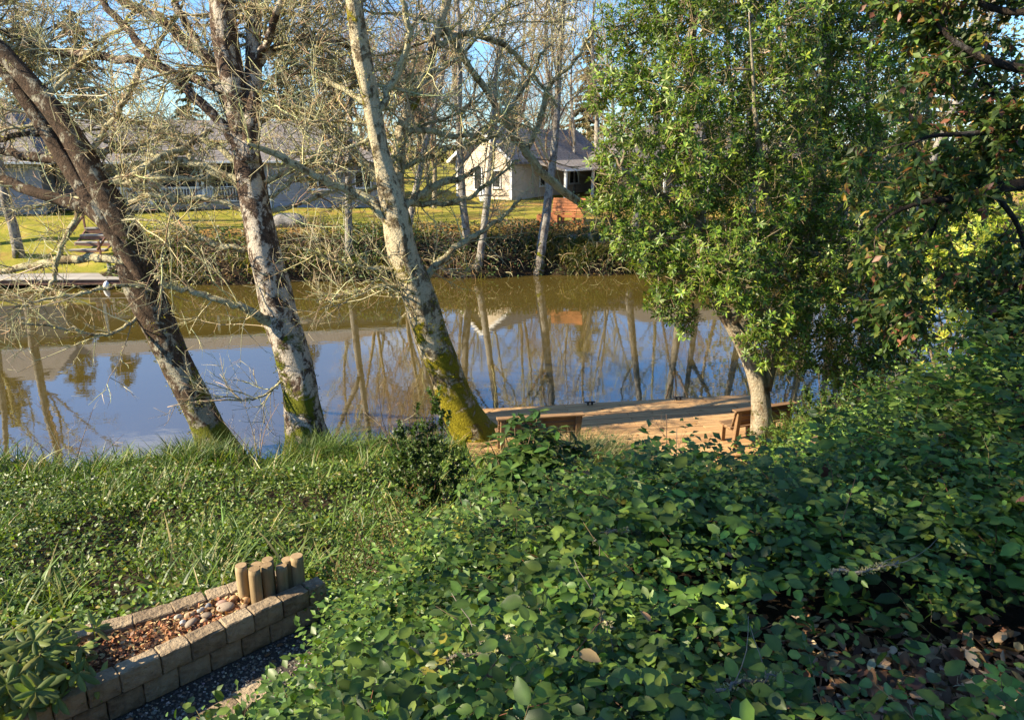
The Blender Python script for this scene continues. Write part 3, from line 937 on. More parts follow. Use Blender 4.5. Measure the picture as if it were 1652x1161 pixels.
def bench(label, loc, rz, L):
    b = thing('bench', label, 'bench', loc, rz)
    b.scale = (1, 0.92, 0.90)
    for k in range(4):
        box('seat_slat', b, (0, 0.03 + k * 0.115, 0.44), (L, 0.105, 0.035), M['bench'], bev=0.005)
    for k in range(3):
        box('back_slat', b, (0, -0.055 - k * 0.035, 0.55 + k * 0.135), (L, 0.03, 0.125), M['bench'], rot=(math.radians(15), 0, 0), bev=0.005)
    box('top_rail', b, (0, -0.145, 0.90), (L + 0.06, 0.15, 0.04), M['bench'], bev=0.006)
    for x in (-L / 2 + 0.09, 0.0, L / 2 - 0.09):
        box('leg', b, (x, 0.36, 0.21), (0.09, 0.09, 0.42), M['bench'], bev=0.006)
        box('back_post', b, (x, -0.12, 0.44), (0.09, 0.09, 0.88), M['bench'], rot=(math.radians(5), 0, 0), bev=0.006)
        box('seat_bearer', b, (x, 0.17, 0.385), (0.05, 0.5, 0.07), M['bench'], bev=0.004)
    return b
b1 = G(1222, 712, DZ)
bench('wooden dock bench with broad top rail, left of and behind the evergreen trunk', (b1[0], b1[1], DZ), math.radians(20), 1.45)
b2 = G(868, 729, DZ)
bench('wooden dock bench seen from behind, beyond the dark rhododendron', (b2[0] + 0.02, b2[1], DZ), dk_rot, 1.68)

# ------------------------------------------------------------------ planter wall, stakes, stones, path
wall = thing('planter_wall', 'low planter of tan concrete blocks with curved back coping by the gravel path', 'planter wall', (float(W_A[0]), float(W_A[1]), PATH_Z))
wo = np.array(wall.location)
def block(name, a, b_, z0, z1, depth, inward, seed, gap=0.006):
    """a block whose outer top edge runs a->b; inward is the unit normal pointing into the planter"""
    a = np.array(a[:2]); b_ = np.array(b_[:2])
    d = b_ - a; L = np.linalg.norm(d) - gap
    c = (a + b_) / 2 + inward[:2] * depth / 2
    ang = math.atan2(d[1], d[0])
    me = box_mesh((L, depth, z1 - z0), M['block'], 0.009, 0.003, seed)
    return link(name, me, wall, loc=(c[0] - wo[0], c[1] - wo[1], (z0 + z1) / 2 - wo[2]), rot=(0, 0, ang + random.uniform(-.012, .012)))
front_px = [(30, 1171), (86, 1143), (142, 1117), (196, 1092), (259, 1058), (308, 1037), (364, 1011), (408, 989), (460, 973), (504, 955), (532, 943)]
FP = [G(a, b_, ZTOP) for a, b_ in front_px]
FP = [W_A + W_DIR * float((q - W_A) @ W_DIR) for q in FP]
INW = -W_N
for i in range(len(FP) - 1):
    block('coping_block', FP[i], FP[i + 1], ZTOP - 0.155, ZTOP + random.uniform(-.004, .004), 0.135, INW, i)
for i in range(len(FP) - 2):
    a = (FP[i] + FP[i + 1]) / 2; b_ = (FP[i + 1] + FP[i + 2]) / 2
    off = W_N * -0.012
    block('wall_block', a + off, b_ + off, ZTOP - 0.325, ZTOP - 0.160, 0.125, INW, 40 + i)
for i in range(len(FP) - 2):
    a, b_ = FP[i] + W_N * -0.02, FP[i + 1] + W_N * -0.02
    block('wall_block', a, b_, ZTOP - 0.49, ZTOP - 0.33, 0.12, INW, 70 + i)
back_px = [(40, 1052), (87, 1040), (152, 1020), (215, 1004), (281, 985), (334, 966), (372, 955), (412, 941), (452, 926)]
BP = [G(a, b_, ZTOP - 0.02) for a, b_ in back_px]
for i in range(len(BP) - 1):
    d = norm(BP[i + 1] - BP[i]); inw = np.array([-d[1], d[0], 0])
    block('coping_block', BP[i], BP[i + 1], ZTOP - 0.13, ZTOP - 0.02 + random.uniform(-.005, .005), 0.145, inw, 100 + i)
    block('wall_block', BP[i] + inw * 0.012, BP[i + 1] + inw * 0.012, ZTOP - 0.30, ZTOP - 0.135, 0.13, inw, 120 + i)
# low edging on the bank side of the path
for i, ((ax, ay), (bx, by)) in enumerate((((262, 1178), (318, 1151)), ((318, 1151), (372, 1118)), ((372, 1118), (420, 1092)))):
    a, b_ = G(ax, ay, PATH_Z + 0.07), G(bx, by, PATH_Z + 0.07)
    d = norm(b_ - a); inw = np.array([d[1], -d[0], 0])
    block('edging_block', a, b_, PATH_Z - 0.08, PATH_Z + 0.07, 0.2, inw, 150 + i)

# planting bed inside the wall
poly = [FP[k] + INW * 0.12 for k in range(len(FP))]
bed = [(q[0], q[1], ZTOP - 0.07) for q in poly[:-2]] + [(q[0], q[1], ZTOP - 0.07) for q in reversed(BP)]
link('planting_bed', poly_mesh('planting_bed', bed, [tuple(range(len(bed)))], M['mulch_bed']), kind='structure')

def inside_bed(n, t0=0.0, t1=1.0):
    """random points between the front and back coping"""
    s = rng.uniform(t0, t1, n)
    a = np.array([q[:2] for q in poly]); b_ = np.array([q[:2] for q in BP])
    fa = np.stack([np.interp(s * (len(a) - 3), np.arange(len(a)), a[:, j]) for j in (0, 1)], 1)
    fb = np.stack([np.interp(s * (len(b_) - 1), np.arange(len(b_)), b_[:, j]) for j in (0, 1)], 1)
    u = rng.uniform(0.03, 0.97, n)[:, None]
    return fa * (1 - u) + fb * u
mb = MB()
q = inside_bed(2600, 0.0, 0.85)
P = np.concatenate([q, (ZTOP - 0.07 + rng.uniform(0, 0.035, len(q)))[:, None]], 1)
scatter(mb, TP_DIAM, P, rand_dirs(len(P)) * [1, 1, 0.45], norm(rand_dirs(len(P)) * 0.6 + [0, 0, 1]), rng.uniform(0.02, 0.055, len(P)), 1.0,
        pal(len(P), [(0.30, 0.13, 0.06), (0.40, 0.20, 0.095), (0.17, 0.075, 0.04), (0.52, 0.37, 0.19)], 0.25))
mb.build('mulch', M['dry'], kind='stuff')

# stakes
slant = np.linalg.norm(G(430, 960, ZTOP) - [0, 0, EYE])
stakes = [(395, 963, 912, 'leftmost round stake, tallest at the near end of the cluster'), (415, 969, 918, 'second front stake from the left, standing nearest the coping'),
          (418, 955, 910, 'stake standing behind the second front stake'), (435, 959, 911, 'middle front stake with a bite of sunlight on its rim'),
          (437, 948, 901, 'tall stake behind the middle front stake'), (457, 951, 912, 'front stake with a notched sunlit top, third from the right'),
          (467, 942, 901, 'second round stake from the right'), (482, 941, 895, 'rightmost and farthest round stake of the cluster')]
for i, (px, yb, yt, lab) in enumerate(stakes):
    base = G(px, yb, ZTOP - 0.05)
    hgt = (yb - yt) / FPX * slant / math.cos(math.radians(35)) * 0.86
    rad = 0.046 if i < 7 else 0.052
    t = thing('stake', lab, 'stake', (float(base[0]), float(base[1]), ZTOP - 0.10), random.uniform(0, 6.28), 'round wooden stakes in the planter')
    mb = MB()
    k = 10
    zz = np.linspace(-0.05, hgt + 0.05, k)
    pth = np.stack([np.zeros(k) + 0.012 * zz, np.zeros(k), zz], 1)
    rr = np.full(k, rad); rr[-1] *= 0.93
    tubes(mb, pth, rr, 24, lump=0.012)
    mb.build('shaft', M['stake'], t, origin=(0, 0, 0))
    mb = MB()
    th = np.linspace(0, 6.283, 24, endpoint=False)
    ring = np.stack([np.cos(th) * rad * 0.92 + 0.012 * zz[-1], np.sin(th) * rad * 0.92, np.full(24, zz[-1] + 0.002)], 1)
    mb.add(np.vstack([ring, [[0.012 * zz[-1], 0, zz[-1] + 0.003]]]), [(a, (a + 1) % 24, 24) for a in range(24)])
    mb.build('cut_end', M['stake_end'], t, origin=(0, 0, 0), smooth=False)

def stone_mat(name, c):
    return plain_mat('stone ' + name, [(0.25, tuple(x * 0.72 for x in c)), (0.75, tuple(min(1, x * 1.15) for x in c))], 6, 0.75, 0.25, 0.004, 6)
SC = {'cream': (0.50, 0.44, 0.33), 'tan': (0.42, 0.29, 0.17), 'white': (0.50, 0.49, 0.44), 'grey': (0.22, 0.23, 0.25), 'pink': (0.42, 0.27, 0.20), 'brown': (0.27, 0.21, 0.15), 'orange': (0.46, 0.28, 0.14)}
SM = {k: stone_mat(k, v) for k, v in SC.items()}
stones = [(287, 995, 48, 42, 'cream', 'round cream river stone at the left end of the stone row'), (306, 991, 66, 40, 'tan', 'oval tan river stone behind the white pebble'),
          (295, 1003, 44, 34, 'white', 'small white river stone below the cream one'), (324, 984, 44, 36, 'white', 'pale rounded stone touching the blue grey stone'),
          (336, 978, 42, 46, 'grey', 'blue grey river stone against the back coping'), (319, 993, 32, 28, 'pink', 'small pinkish stone in the middle of the row'),
          (334, 991, 62, 36, 'brown', 'long brown river stone in the middle of the row'), (308, 1004, 80, 42, 'brown', 'large grey brown stone against the front coping'),
          (328, 1001, 46, 30, 'tan', 'small tan stone wedged against the front coping'), (357, 972, 76, 36, 'pink', 'long pink river stone below the back coping'),
          (365, 979, 100, 44, 'brown', 'largest flat grey brown stone of the row'), (377, 966, 52, 48, 'orange', 'round orange tan stone left of the stakes'),
          (396, 968, 58, 44, 'orange', 'orange tan stone at the foot of the leftmost stake'), (393, 977, 50, 30, 'tan', 'tan stone half under the front coping by the stakes'),
          (269, 1002, 24, 20, 'tan', 'tiny tan pebble alone on the mulch')]
for i, (px, py, w, h, c, lab) in enumerate(stones):
    s = 0.1723 / FPX * slant
    q = G(px, py, ZTOP - 0.04)
    rock('river_stone', (q[0], q[1], ZTOP - 0.058 + h * s * 0.38), (w * s * 0.70, w * s * 0.52, h * s * 0.72), SM[c], lab, 'stone', 60 + i, 'river stones in the planter', rz=math.radians(38) + random.uniform(-.4, .4))

# gravel path between wall and bank
n_ = 14
a_ = [W_A + W_DIR * s + W_N * -0.05 for s in np.linspace(-3.2, 1.2, n_)]
b2_ = [W_A + W_DIR * s + W_N * 0.95 for s in np.linspace(-3.2, 0.9, n_)]
V = [(q[0], q[1], PATH_Z + 0.012) for q in a_] + [(q[0], q[1], PATH_Z + 0.012) for q in b2_]
link('gravel_path', poly_mesh('gravel_path', V, [(i, i + n_, i + n_ + 1, i + 1) for i in range(n_ - 1)], M['gravel_bed']), kind='structure')
ico_v = np.array([(0, 0, 1), (1, 0, 0), (0, 1, 0), (-1, 0, 0), (0, -1, 0), (0, 0, -1)], float)
ico_t = np.array([(0, 1, 2), (0, 2, 3), (0, 3, 4), (0, 4, 1), (5, 2, 1), (5, 3, 2), (5, 4, 3), (5, 1, 4)])
mb = MB()
n = 6000
s = rng.uniform(-3.0, 0.9, n); u = rng.uniform(-0.0, 0.90, n)
P = W_A + W_DIR * s[:, None] + W_N * u[:, None]; P[:, 2] = PATH_Z + 0.012
sz = rng.uniform(0.005, 0.015, (n, 1, 1)) * rng.uniform(0.6, 1.4, (n, 1, 3))
R = rng.normal(0, 1, (n, 3, 3)); Q, _ = np.linalg.qr(R)
VV = P[:, None, :] + np.einsum('kj,nij->nki', ico_v, Q) * sz
mb.add(VV.reshape(-1, 3), (np.arange(n)[:, None, None] * 6 + ico_t[None]).reshape(-1, 3),
       np.repeat(pal(n, [(0.15, 0.135, 0.115), (0.25, 0.225, 0.19), (0.38, 0.34, 0.285), (0.20, 0.15, 0.105)], 0.3), 6, axis=0))
mb.build('gravel', M['dry'], kind='stuff', smooth=False)

# ------------------------------------------------------------------ bare trees
LICH = [(0.42, 0.40, 0.20), (0.50, 0.46, 0.25), (0.31, 0.32, 0.18), (0.54, 0.50, 0.31)]
LICH_GREY = [(0.27, 0.29, 0.22), (0.34, 0.35, 0.26), (0.20, 0.22, 0.15), (0.38, 0.37, 0.24)]
TWIG_DARK = [(0.07, 0.045, 0.03), (0.12, 0.075, 0.05), (0.16, 0.11, 0.075)]
TWIG_TAN = [(0.40, 0.30, 0.17), (0.50, 0.40, 0.23), (0.28, 0.19, 0.11), (0.46, 0.40, 0.23)]

def tufts(mb, P, n_each, size, cols, jitter=0.03, hang=0.0):
    n = len(P) * n_each
    if n == 0:
        return
    Q = np.repeat(P, n_each, axis=0) + rng.normal(0, jitter, (n, 3))
    D = rand_dirs(n); D[:, 2] -= hang
    scatter(mb, TP_DIAM, Q, D, rand_dirs(n), rng.uniform(0.4, 1.2, n) * size, 0.9, pal(n, cols, 0.2))

def path_points(paths, n):
    k = paths.shape[1]
    seg = np.linalg.norm(np.diff(paths, axis=1), axis=2).sum(1)
    idx = rng.choice(len(paths), n, p=seg / seg.sum())
    u = rng.random(n) * (k - 1); i = np.minimum(u.astype(int), k - 2); f = (u - i)[:, None]
    return paths[idx, i] * (1 - f) + paths[idx, i + 1] * f, idx, u / (k - 1)

def twig_levels(mb, limbs, radii_end, spec, cols, lift=0.05, droop=0.0):
    """spec: list of (per parent, len_lo, len_hi, k, r0, sides); each level grows from the one before"""
    parents = limbs
    allp = []
    for li, (per, lo, hi, k, r0, S) in enumerate(spec):
        P, T, u, idx = sprout(parents, per, 0.12, 1.0)
        D = side_dirs(T, 0.45, 1.25, lift)
        L = rng.uniform(lo, hi, len(P)) * (1.15 - 0.5 * u)
        paths = walk(P, D, L, k, 0.15, lift * 0.4, droop)
        r = np.linspace(1, 0.35, k)[None, :] * (r0 * rng.uniform(0.7, 1.25, len(P)))[:, None]
        tubes(mb, paths, r, S, pal(len(P), cols, 0.22))
        allp.append(paths)
        parents = paths
    return allp

def limb_path(pts, Y0, Y1, k=14):
    n = len(pts)
    ys = np.linspace(Y0, Y1, n)
    rows = []
    for (px, py, w), Y in zip(pts, ys):
        q = at(px, py, Y)
        dist = np.linalg.norm(q - [0, 0, EYE])
        rows.append([*q, max(w, 1.0) / FPX * dist / 2])
    r = resample(rows, k)
    return r[:, :3], r[:, 3]

def front_tree(label, Y, stems, limbs, bark, twig_cols, lich_cols, lich_n, base_px, spec, lich_size=0.05, limb_bark=None, n_extra=17, moss_n=260, dark_limbs=0):
    limb_bark = limb_bark or M['bark_limb']
    b0 = at(base_px[0], base_px[1], Y)
    root = thing('alder_tree', label, 'tree', (float(b0[0]), float(b0[1]), float(ground_z(b0[0], b0[1]))))
    all_limbs = []; stem_paths = []; full_stems = []; trunk0 = None
    for i, (pts, y0, y1) in enumerate(stems):
        P, r = limb_path(pts, Y + y0, Y + y1, 46)
        if i == 0:       # root flare
            P = np.vstack([P[0] - (P[1] - P[0]) * 0.0 - [0, 0, 0.45], P]); r = np.concatenate([[r[0] * 1.45], r]); r[1] *= 1.15; r[2] *= 1.05
        mb = MB()
        tubes(mb, P, r, 22, lump=0.10)
        mb.build('trunk' if i == 0 else 'stem', bark, root)
        all_limbs.append(P[-14:] if i else P[-16:-2])
        stem_paths.append(P[24:] if i == 0 else P)
        full_stems.append(P)
        if i == 0: trunk0 = (P, r)
    for nl_, (pts, y0, y1) in enumerate(limbs):
        P, r = limb_path(pts, Y + y0, Y + y1, 26)
        P = P + np.concatenate([np.zeros((1, 3)), rng.normal(0, 0.018, (25, 3))])
        # root the limb in the heart of the nearest stem
        sp_ = np.concatenate(full_stems)
        dv = sp_ - P[0]
        j_ = np.argmin(dv[:, 0] ** 2 + dv[:, 2] ** 2 + 0.12 * dv[:, 1] ** 2)
        if np.linalg.norm(dv[j_]) < 1.8:
            P = P + dv[j_] * (1 - sstep(0.0, 0.5, np.linspace(0, 1, len(P))))[:, None]
        mb = MB()
        tubes(mb, P, r, 10, lump=0.14)
        mb.build('branch', bark if nl_ < dark_limbs else limb_bark, root)
        all_limbs.append(resample(P, 14))
    # lesser limbs off the stems
    st_paths = np.array([resample(q, 14) for q in stem_paths])
    Ps, Ts, us, _ = sprout(st_paths, n_extra, 0.05, 0.75)
    az = rng.random(len(Ps)) * 6.283
    Dx = norm(np.stack([np.cos(az) * 1.2, np.abs(np.sin(az)) * 0.8 - 0.12, rng.uniform(-0.25, 0.6, len(Ps))], 1))
    ex = walk(Ps, Dx, rng.uniform(1.3, 3.4, len(Ps)), 14, 0.11, 0.02, 0.03)
    for q in ex:
        mb = MB(); tubes(mb, q, np.linspace(0.034, 0.011, 14) * rng.uniform(0.7, 1.2), 7, lump=0.14)
        mb.build('branch', limb_bark, root)
        all_limbs.append(q)
    A = np.array(all_limbs)
    # raised moss cushions on the lower trunk
    mb = MB()
    Pq, rq = trunk0
    nm_ = moss_n
    ii = rng.integers(0, int(len(Pq) * 0.42), nm_); th = rng.random(nm_) * 6.283
    okm = vnoise(ii * 0.35 + 5, th * 1.1) > 0.52
    ii, th = ii[okm], th[okm]
    Q = Pq[ii] + rng.normal(0, .05, (len(ii), 3)) * [0, 0, 1] + (rq[ii] * 1.02)[:, None] * np.stack([np.cos(th), np.sin(th), np.zeros(len(ii))], 1)
    tufts(mb, Q, 9, 0.045, [(0.20, 0.19, 0.015), (0.26, 0.23, 0.02), (0.12, 0.13, 0.012)], 0.03, 0.2)
    mb.build('moss', M['lichen'], root, kind='stuff')
    mb = MB()
    lv = twig_levels(mb, A, None, spec, twig_cols, 0.06)
    mb.build('twigs', M['twig'], root, kind='stuff')
    mb = MB()
    n_limb = int(lich_n * 0.62)
    only = A[len(stems):] if len(A) > len(stems) else A
    P, _, _ = path_points(only, n_limb)
    tufts(mb, P + rng.normal(0, 0.03, P.shape), 7, lich_size * 1.15, lich_cols, 0.028, 0.25)
    P, _, _ = path_points(lv[0], lich_n - n_limb)
    tufts(mb, P, 5, lich_size * 0.8, lich_cols, 0.02, 0.35)
    for s in range(len(stems)):
        P, _, _ = path_points(A[s:s + 1], 120)
        tufts(mb, P + rng.normal(0, 0.09, P.shape), 6, lich_size, lich_cols, 0.03, 0.2)
    mb.build('lichen', M['lichen'], root, kind='stuff')
    return root, A

SPEC = [(7, 0.6, 2.0, 6, 0.015, 4), (6, 0.3, 1.0, 4, 0.0078, 3), (3, 0.15, 0.5, 3, 0.0047, 3)]

front_tree('leaning dark alder with twin mossy stems, leftmost of the near trees', 14.1,
    [([(356, 735, 66), (335, 692, 50), (302, 620, 45), (272, 560, 45), (243, 490, 47), (217, 420, 49), (192, 352, 38), (155, 290, 34), (118, 224, 31), (82, 172, 28), (45, 130, 25), (10, 92, 23), (-40, 40, 18), (-120, -50, 14), (-190, -190, 5)], 0, 1.6),
     ([(233, 462, 6), (212, 424, 18), (176, 368, 22), (134, 305, 21), (95, 244, 20), (52, 177, 19), (16, 126, 17), (-30, 60, 14), (-90, -40, 14), (-130, -180, 5)], 0.0, 2.4)],
    [([(160, 350, 20), (120, 328, 18), (75, 316, 16), (35, 302, 14), (0, 288, 12), (-70, 270, 6)], 0.4, 1.4),
     ([(95, 268, 12), (55, 258, 11), (15, 246, 10), (-40, 240, 6)], 0.8, 1.8),
     ([(70, 222, 8), (35, 216, 8), (0, 226, 7), (-50, 240, 4)], 0.9, 1.8),
     ([(160, 292, 10), (225, 272, 10), (270, 248, 10), (310, 232, 9), (338, 212, 6)], 0.2, 1.2),
     ([(170, 288, 9), (235, 285, 9), (300, 290, 8), (362, 284, 5)], 0.2, 1.0),
     ([(132, 250, 8), (165, 208, 8), (198, 165, 8), (222, 118, 7), (262, 62, 5), (300, 0, 3)], 0.1, 1.6),
     ([(122, 330, 7), (108, 372, 7), (92, 420, 6), (84, 455, 5), (62, 482, 3)], 0.5, 0.2),
     ([(206, 432, 10), (150, 422, 11), (90, 422, 11), (40, 432, 10), (-30, 446, 6)], 0.2, 1.2),
     ([(60, 160, 7), (110, 120, 7), (150, 80, 6), (200, 40, 5), (240, -10, 3)], 1.2, 2.0),
     ([(245, 500, 6), (180, 540, 5), (110, 530, 4), (30, 520, 3)], 0, -1.0),
     ([(240, 480, 5), (170, 470, 5), (90, 480, 4), (10, 500, 2)], 0, -1.4),
     ([(175, 330, 9), (235, 312, 8), (300, 325, 7), (355, 318, 3)], 0.2, 1.0),
     ([(112, 228, 8), (165, 242, 8), (225, 234, 7), (290, 205, 3)], 0.6, 1.6),
     ([(60, 160, 7), (110, 175, 7), (170, 165, 6), (235, 140, 3)], 1.0, 2.0)],
    M['bark_dark'], TWIG_TAN + LICH, LICH, 2600, (352, 725), SPEC, dark_limbs=3)

front_tree('chalky white blotched alder, middle trunk of the three near trees', 14.2,
    [([(498, 722, 66), (491, 665, 55), (481, 612, 54), (465, 550, 55), (446, 490, 55), (432, 430, 50), (420, 370, 45), (408, 310, 41), (400, 255, 38), (388, 195, 36), (373, 120, 35), (362, 55, 36), (356, 0, 33), (350, -90, 25), (345, -260, 7)], 0, 0.9),
     ([(404, 262, 26), (406, 205, 25), (409, 140, 23), (409, 75, 21), (411, 0, 19), (418, -100, 12), (432, -230, 4)], 0.3, 1.4)],
    [([(412, 105, 11), (438, 78, 10), (480, 63, 9), (530, 66, 8), (565, 80, 6), (600, 110, 3)], 0.3, 1.3),
     ([(414, 95, 12), (436, 55, 11), (455, 0, 9), (475, -90, 4)], 0.3, 0.2),
     ([(402, 245, 20), (378, 195, 18), (345, 112, 17), (300, 66, 16), (250, 28, 14), (195, -2, 11), (110, -70, 5)], 0.5, 2.2),
     ([(368, 150, 11), (335, 100, 11), (305, 45, 10), (278, -4, 9), (250, -70, 4)], 0.5, 1.6),
     ([(360, 150, 12), (300, 128, 11), (240, 104, 11), (160, 92, 10), (80, 78, 9), (0, 52, 7), (-70, 30, 4)], 0.6, 2.4),
     ([(396, 268, 14), (352, 205, 14), (305, 152, 13), (268, 118, 12), (220, 62, 11), (172, 12, 9), (130, -60, 4)], 0.1, 1.4),
     ([(450, 548, 22), (425, 522, 16), (392, 497, 12), (330, 476, 10), (275, 462, 8), (250, 445, 4)], 0, -0.8),
     ([(412, 412, 10), (372, 402, 9), (330, 386, 8), (290, 360, 7), (255, 328, 4)], 0, 0.9),
     ([(404, 330, 11), (370, 295, 10), (330, 270, 9), (290, 235, 7), (255, 190, 4)], 0, 1.5),
     ([(415, 330, 6), (455, 310, 5), (500, 260, 4), (540, 235, 2)], 0, 1.0),
     ([(470, 590, 4), (420, 640, 3), (360, 640, 2), (300, 655, 1.5)], 0, -1.2),
     ([(405, 300, 10), (340, 268, 9), (270, 255, 8), (200, 240, 6), (140, 212, 3)], 0.2, 1.4),
     ([(402, 282, 9), (350, 236, 9), (280, 216, 8), (220, 196, 6), (150, 190, 3)], 0.2, 2.0),
     ([(415, 342, 8), (350, 322, 7), (280, 316, 6), (205, 298, 3)], 0.1, 0.9),
     ([(412, 300, 9), (470, 272, 8), (520, 256, 6), (565, 222, 3)], 0.2, 1.0),
     ([(420, 352, 8), (475, 332, 7), (530, 312, 5), (585, 292, 3)], 0.2, 1.2)],
    M['bark_white'], TWIG_TAN + LICH, LICH, 2600, (497, 705), SPEC, dark_limbs=6)

front_tree('pale lichen crusted alder with yellow moss on its foot, beside the dock', 14.7,
    [([(776, 728, 92), (762, 695, 70), (742, 655, 58), (718, 600, 51), (699, 550, 50), (683, 500, 50), (665, 450, 50), (651, 410, 47), (641, 360, 46), (630, 315, 40), (618, 260, 28), (604, 195, 27), (588, 110, 27), (577, 45, 25), (566, -40, 19), (552, -250, 5)], 0, -0.8),
     ([(634, 325, 26), (641, 268, 20), (648, 208, 18), (668, 162, 17), (690, 112, 15), (702, 60, 13), (726, -10, 10), (765, -140, 4)], 0.0, 0.9)],
    [([(652, 372, 20), (618, 338, 16), (570, 310, 14), (520, 290, 12), (470, 262, 12), (424, 238, 9), (400, 232, 4)], 0, -1.2),
     ([(640, 312, 15), (600, 272, 14), (560, 232, 13), (515, 192, 12), (470, 165, 10), (430, 190, 8), (405, 215, 4)], 0.1, 0.6),
     ([(652, 350, 15), (678, 318, 13), (708, 296, 11), (745, 286, 9), (772, 270, 5)], 0.1, 0.9),
     ([(685, 452, 13), (716, 412, 11), (760, 384, 9), (800, 358, 8), (842, 322, 4)], 0, 1.2),
     ([(704, 30, 9), (727, 69, 10), (766, 125, 11), (806, 179, 11), (848, 248, 12), (890, 290, 12), (930, 324, 11), (965, 345, 8)], 0.8, 2.0),
     ([(603, 190, 12), (640, 118, 10), (660, 60, 9), (650, 0, 7), (640, -60, 4)], -0.3, -1.0),
     ([(648, 215, 9), (690, 215, 9), (735, 222, 8), (790, 205, 7), (840, 150, 5), (880, 80, 3)], 0.3, 1.2),
     ([(600, 175, 9), (560, 150, 8), (520, 120, 8), (500, 60, 6), (490, -20, 3)], -0.3, 0.9),
     ([(668, 462, 5), (630, 458, 5), (580, 470, 4), (530, 478, 3)], 0, -0.9),
     ([(660, 430, 5), (610, 432, 5), (550, 425, 4), (490, 400, 2)], 0, -1.0),
     ([(672, 482, 4), (650, 472, 4), (634, 466, 3)], 0, -0.3),
     ([(715, 90, 10), (760, 60, 9), (810, 70, 8), (850, 110, 6), (900, 170, 4)], 0.5, 1.8),
     ([(650, 335, 9), (720, 332, 8), (780, 302, 6), (835, 258, 3)], 0.2, 1.4),
     ([(646, 270, 8), (700, 250, 7), (760, 232, 6), (825, 214, 3)], 0.2, 1.6),
     ([(628, 300, 9), (590, 262, 8), (545, 268, 6), (480, 292, 3)], 0.1, 1.2),
     ([(845, 250, 9), (870, 200, 8), (885, 140, 7), (930, 95, 5), (960, 40, 3)], 1.6, 2.2)],
    M['bark_lichen'], TWIG_TAN + LICH, LICH, 3800, (770, 705), [(8, 0.6, 2.0, 6, 0.015, 4), (6, 0.3, 1.0, 4, 0.0078, 3), (3, 0.15, 0.5, 3, 0.0047, 3)], 0.06, None, 15, 700)

# --- trees of the far shore: a few grown once, then copied leaf for leaf
def grow_bare(height, r0, seed, n1, cols, lich_cols, bark, lich=900, fork=False, spread=1.0):
    global rng
    keep = rng; rng = np.random.default_rng(seed)
    k = 20
    base = np.array([[0, 0, -0.4]]); 
    tr = walk(base, np.array([[0, 0, 1.]]), np.array([height + 0.4]), k, 0.045, 0.03)[0]
    rr = r0 * (1 - 0.88 * np.linspace(0, 1, k) ** 1.1); rr[0] *= 1.3
    mbt = MB(); tubes(mbt, tr, rr, 14, lump=0.07)
    if fork:
        st = walk(tr[5][None], np.array([[0.45, 0.2, 1.]]), np.array([height * 0.7]), k, 0.05, 0.06)[0]
        tubes(mbt, st, rr * 0.7, 12, lump=0.07)
    trunk = mbt.mesh('trunk', bark)
    mbb = MB()
    P, T, u, _ = sprout(np.array([tr]) if not fork else np.array([tr, st]), n1, 0.22, 0.98)
    D = side_dirs(T, 0.55, 1.2, 0.25)
    L = (0.16 + 0.22 * (1 - u)) * height * rng.uniform(0.6, 1.25, len(P)) * spread
    limbs = walk(P, D, L, 10, 0.14, 0.06)
    lr = np.linspace(1, 0.3, 10)[None] * (r0 * 0.30 * (1.05 - u * 0.75))[:, None]
    tubes(mbb, limbs, lr, 5, pal(len(P), cols, 0.2))
    spec = [(6, 0.6, 2.0, 6, 0.016, 3), (5, 0.3, 1.1, 4, 0.008, 3), (2, 0.2, 0.6, 3, 0.005, 3)]
    lv = twig_levels(mbb, limbs, None, spec, cols, 0.10)
    branches = mbb.mesh('crown', M['twig'])
    mbl = MB()
    Q, _, _ = path_points(limbs, int(lich * 0.6)); tufts(mbl, Q, 5, 0.10, lich_cols, 0.06, 0.5)
    Q, _, _ = path_points(lv[0], int(lich * 0.4)); tufts(mbl, Q, 4, 0.09, lich_cols, 0.05, 0.5)
    lm = mbl.mesh('lichen', M['lichen'])
    rng = keep
    return trunk, branches, lm

BARE = [grow_bare(17, 0.21, 1, 20, TWIG_TAN, LICH, M['bark_grey'], 1000),
        grow_bare(15.5, 0.18, 2, 11, TWIG_TAN + LICH[:1], LICH, M['bark_grey'], 1200, True),
        grow_bare(18.5, 0.24, 3, 22, TWIG_TAN[:3] + [(0.24, 0.16, 0.10)], LICH_GREY, M['bark_grey'], 900),
        grow_bare(9.0, 0.13, 4, 16, [(0.30, 0.19, 0.12), (0.25, 0.15, 0.095), (0.34, 0.25, 0.16)], LICH, M['bark_tan'], 300, True, 1.25)]

def bare_tree(label, base, var, scale=1.0, rz=0.0, lean=(0, 0), group='bare trees beyond the pond', lichen=True, name='bare_tree'):
    root = thing(name, label, 'tree', tuple(base), 0.0, group)
    root.rotation_euler = (lean[0], lean[1], rz)
    root.scale = (scale,) * 3
    tr, br, li = BARE[var]
    link('trunk', tr, root)
    link('crown', br, root, kind='stuff')
    if lichen:
        link('lichen', li, root, kind='stuff')
    return root

def far_base(px, py, Y):
    q = at(px, py, Y)
    return (float(q[0]), float(q[1]), float(ground_z(q[0], q[1])) - 0.1)

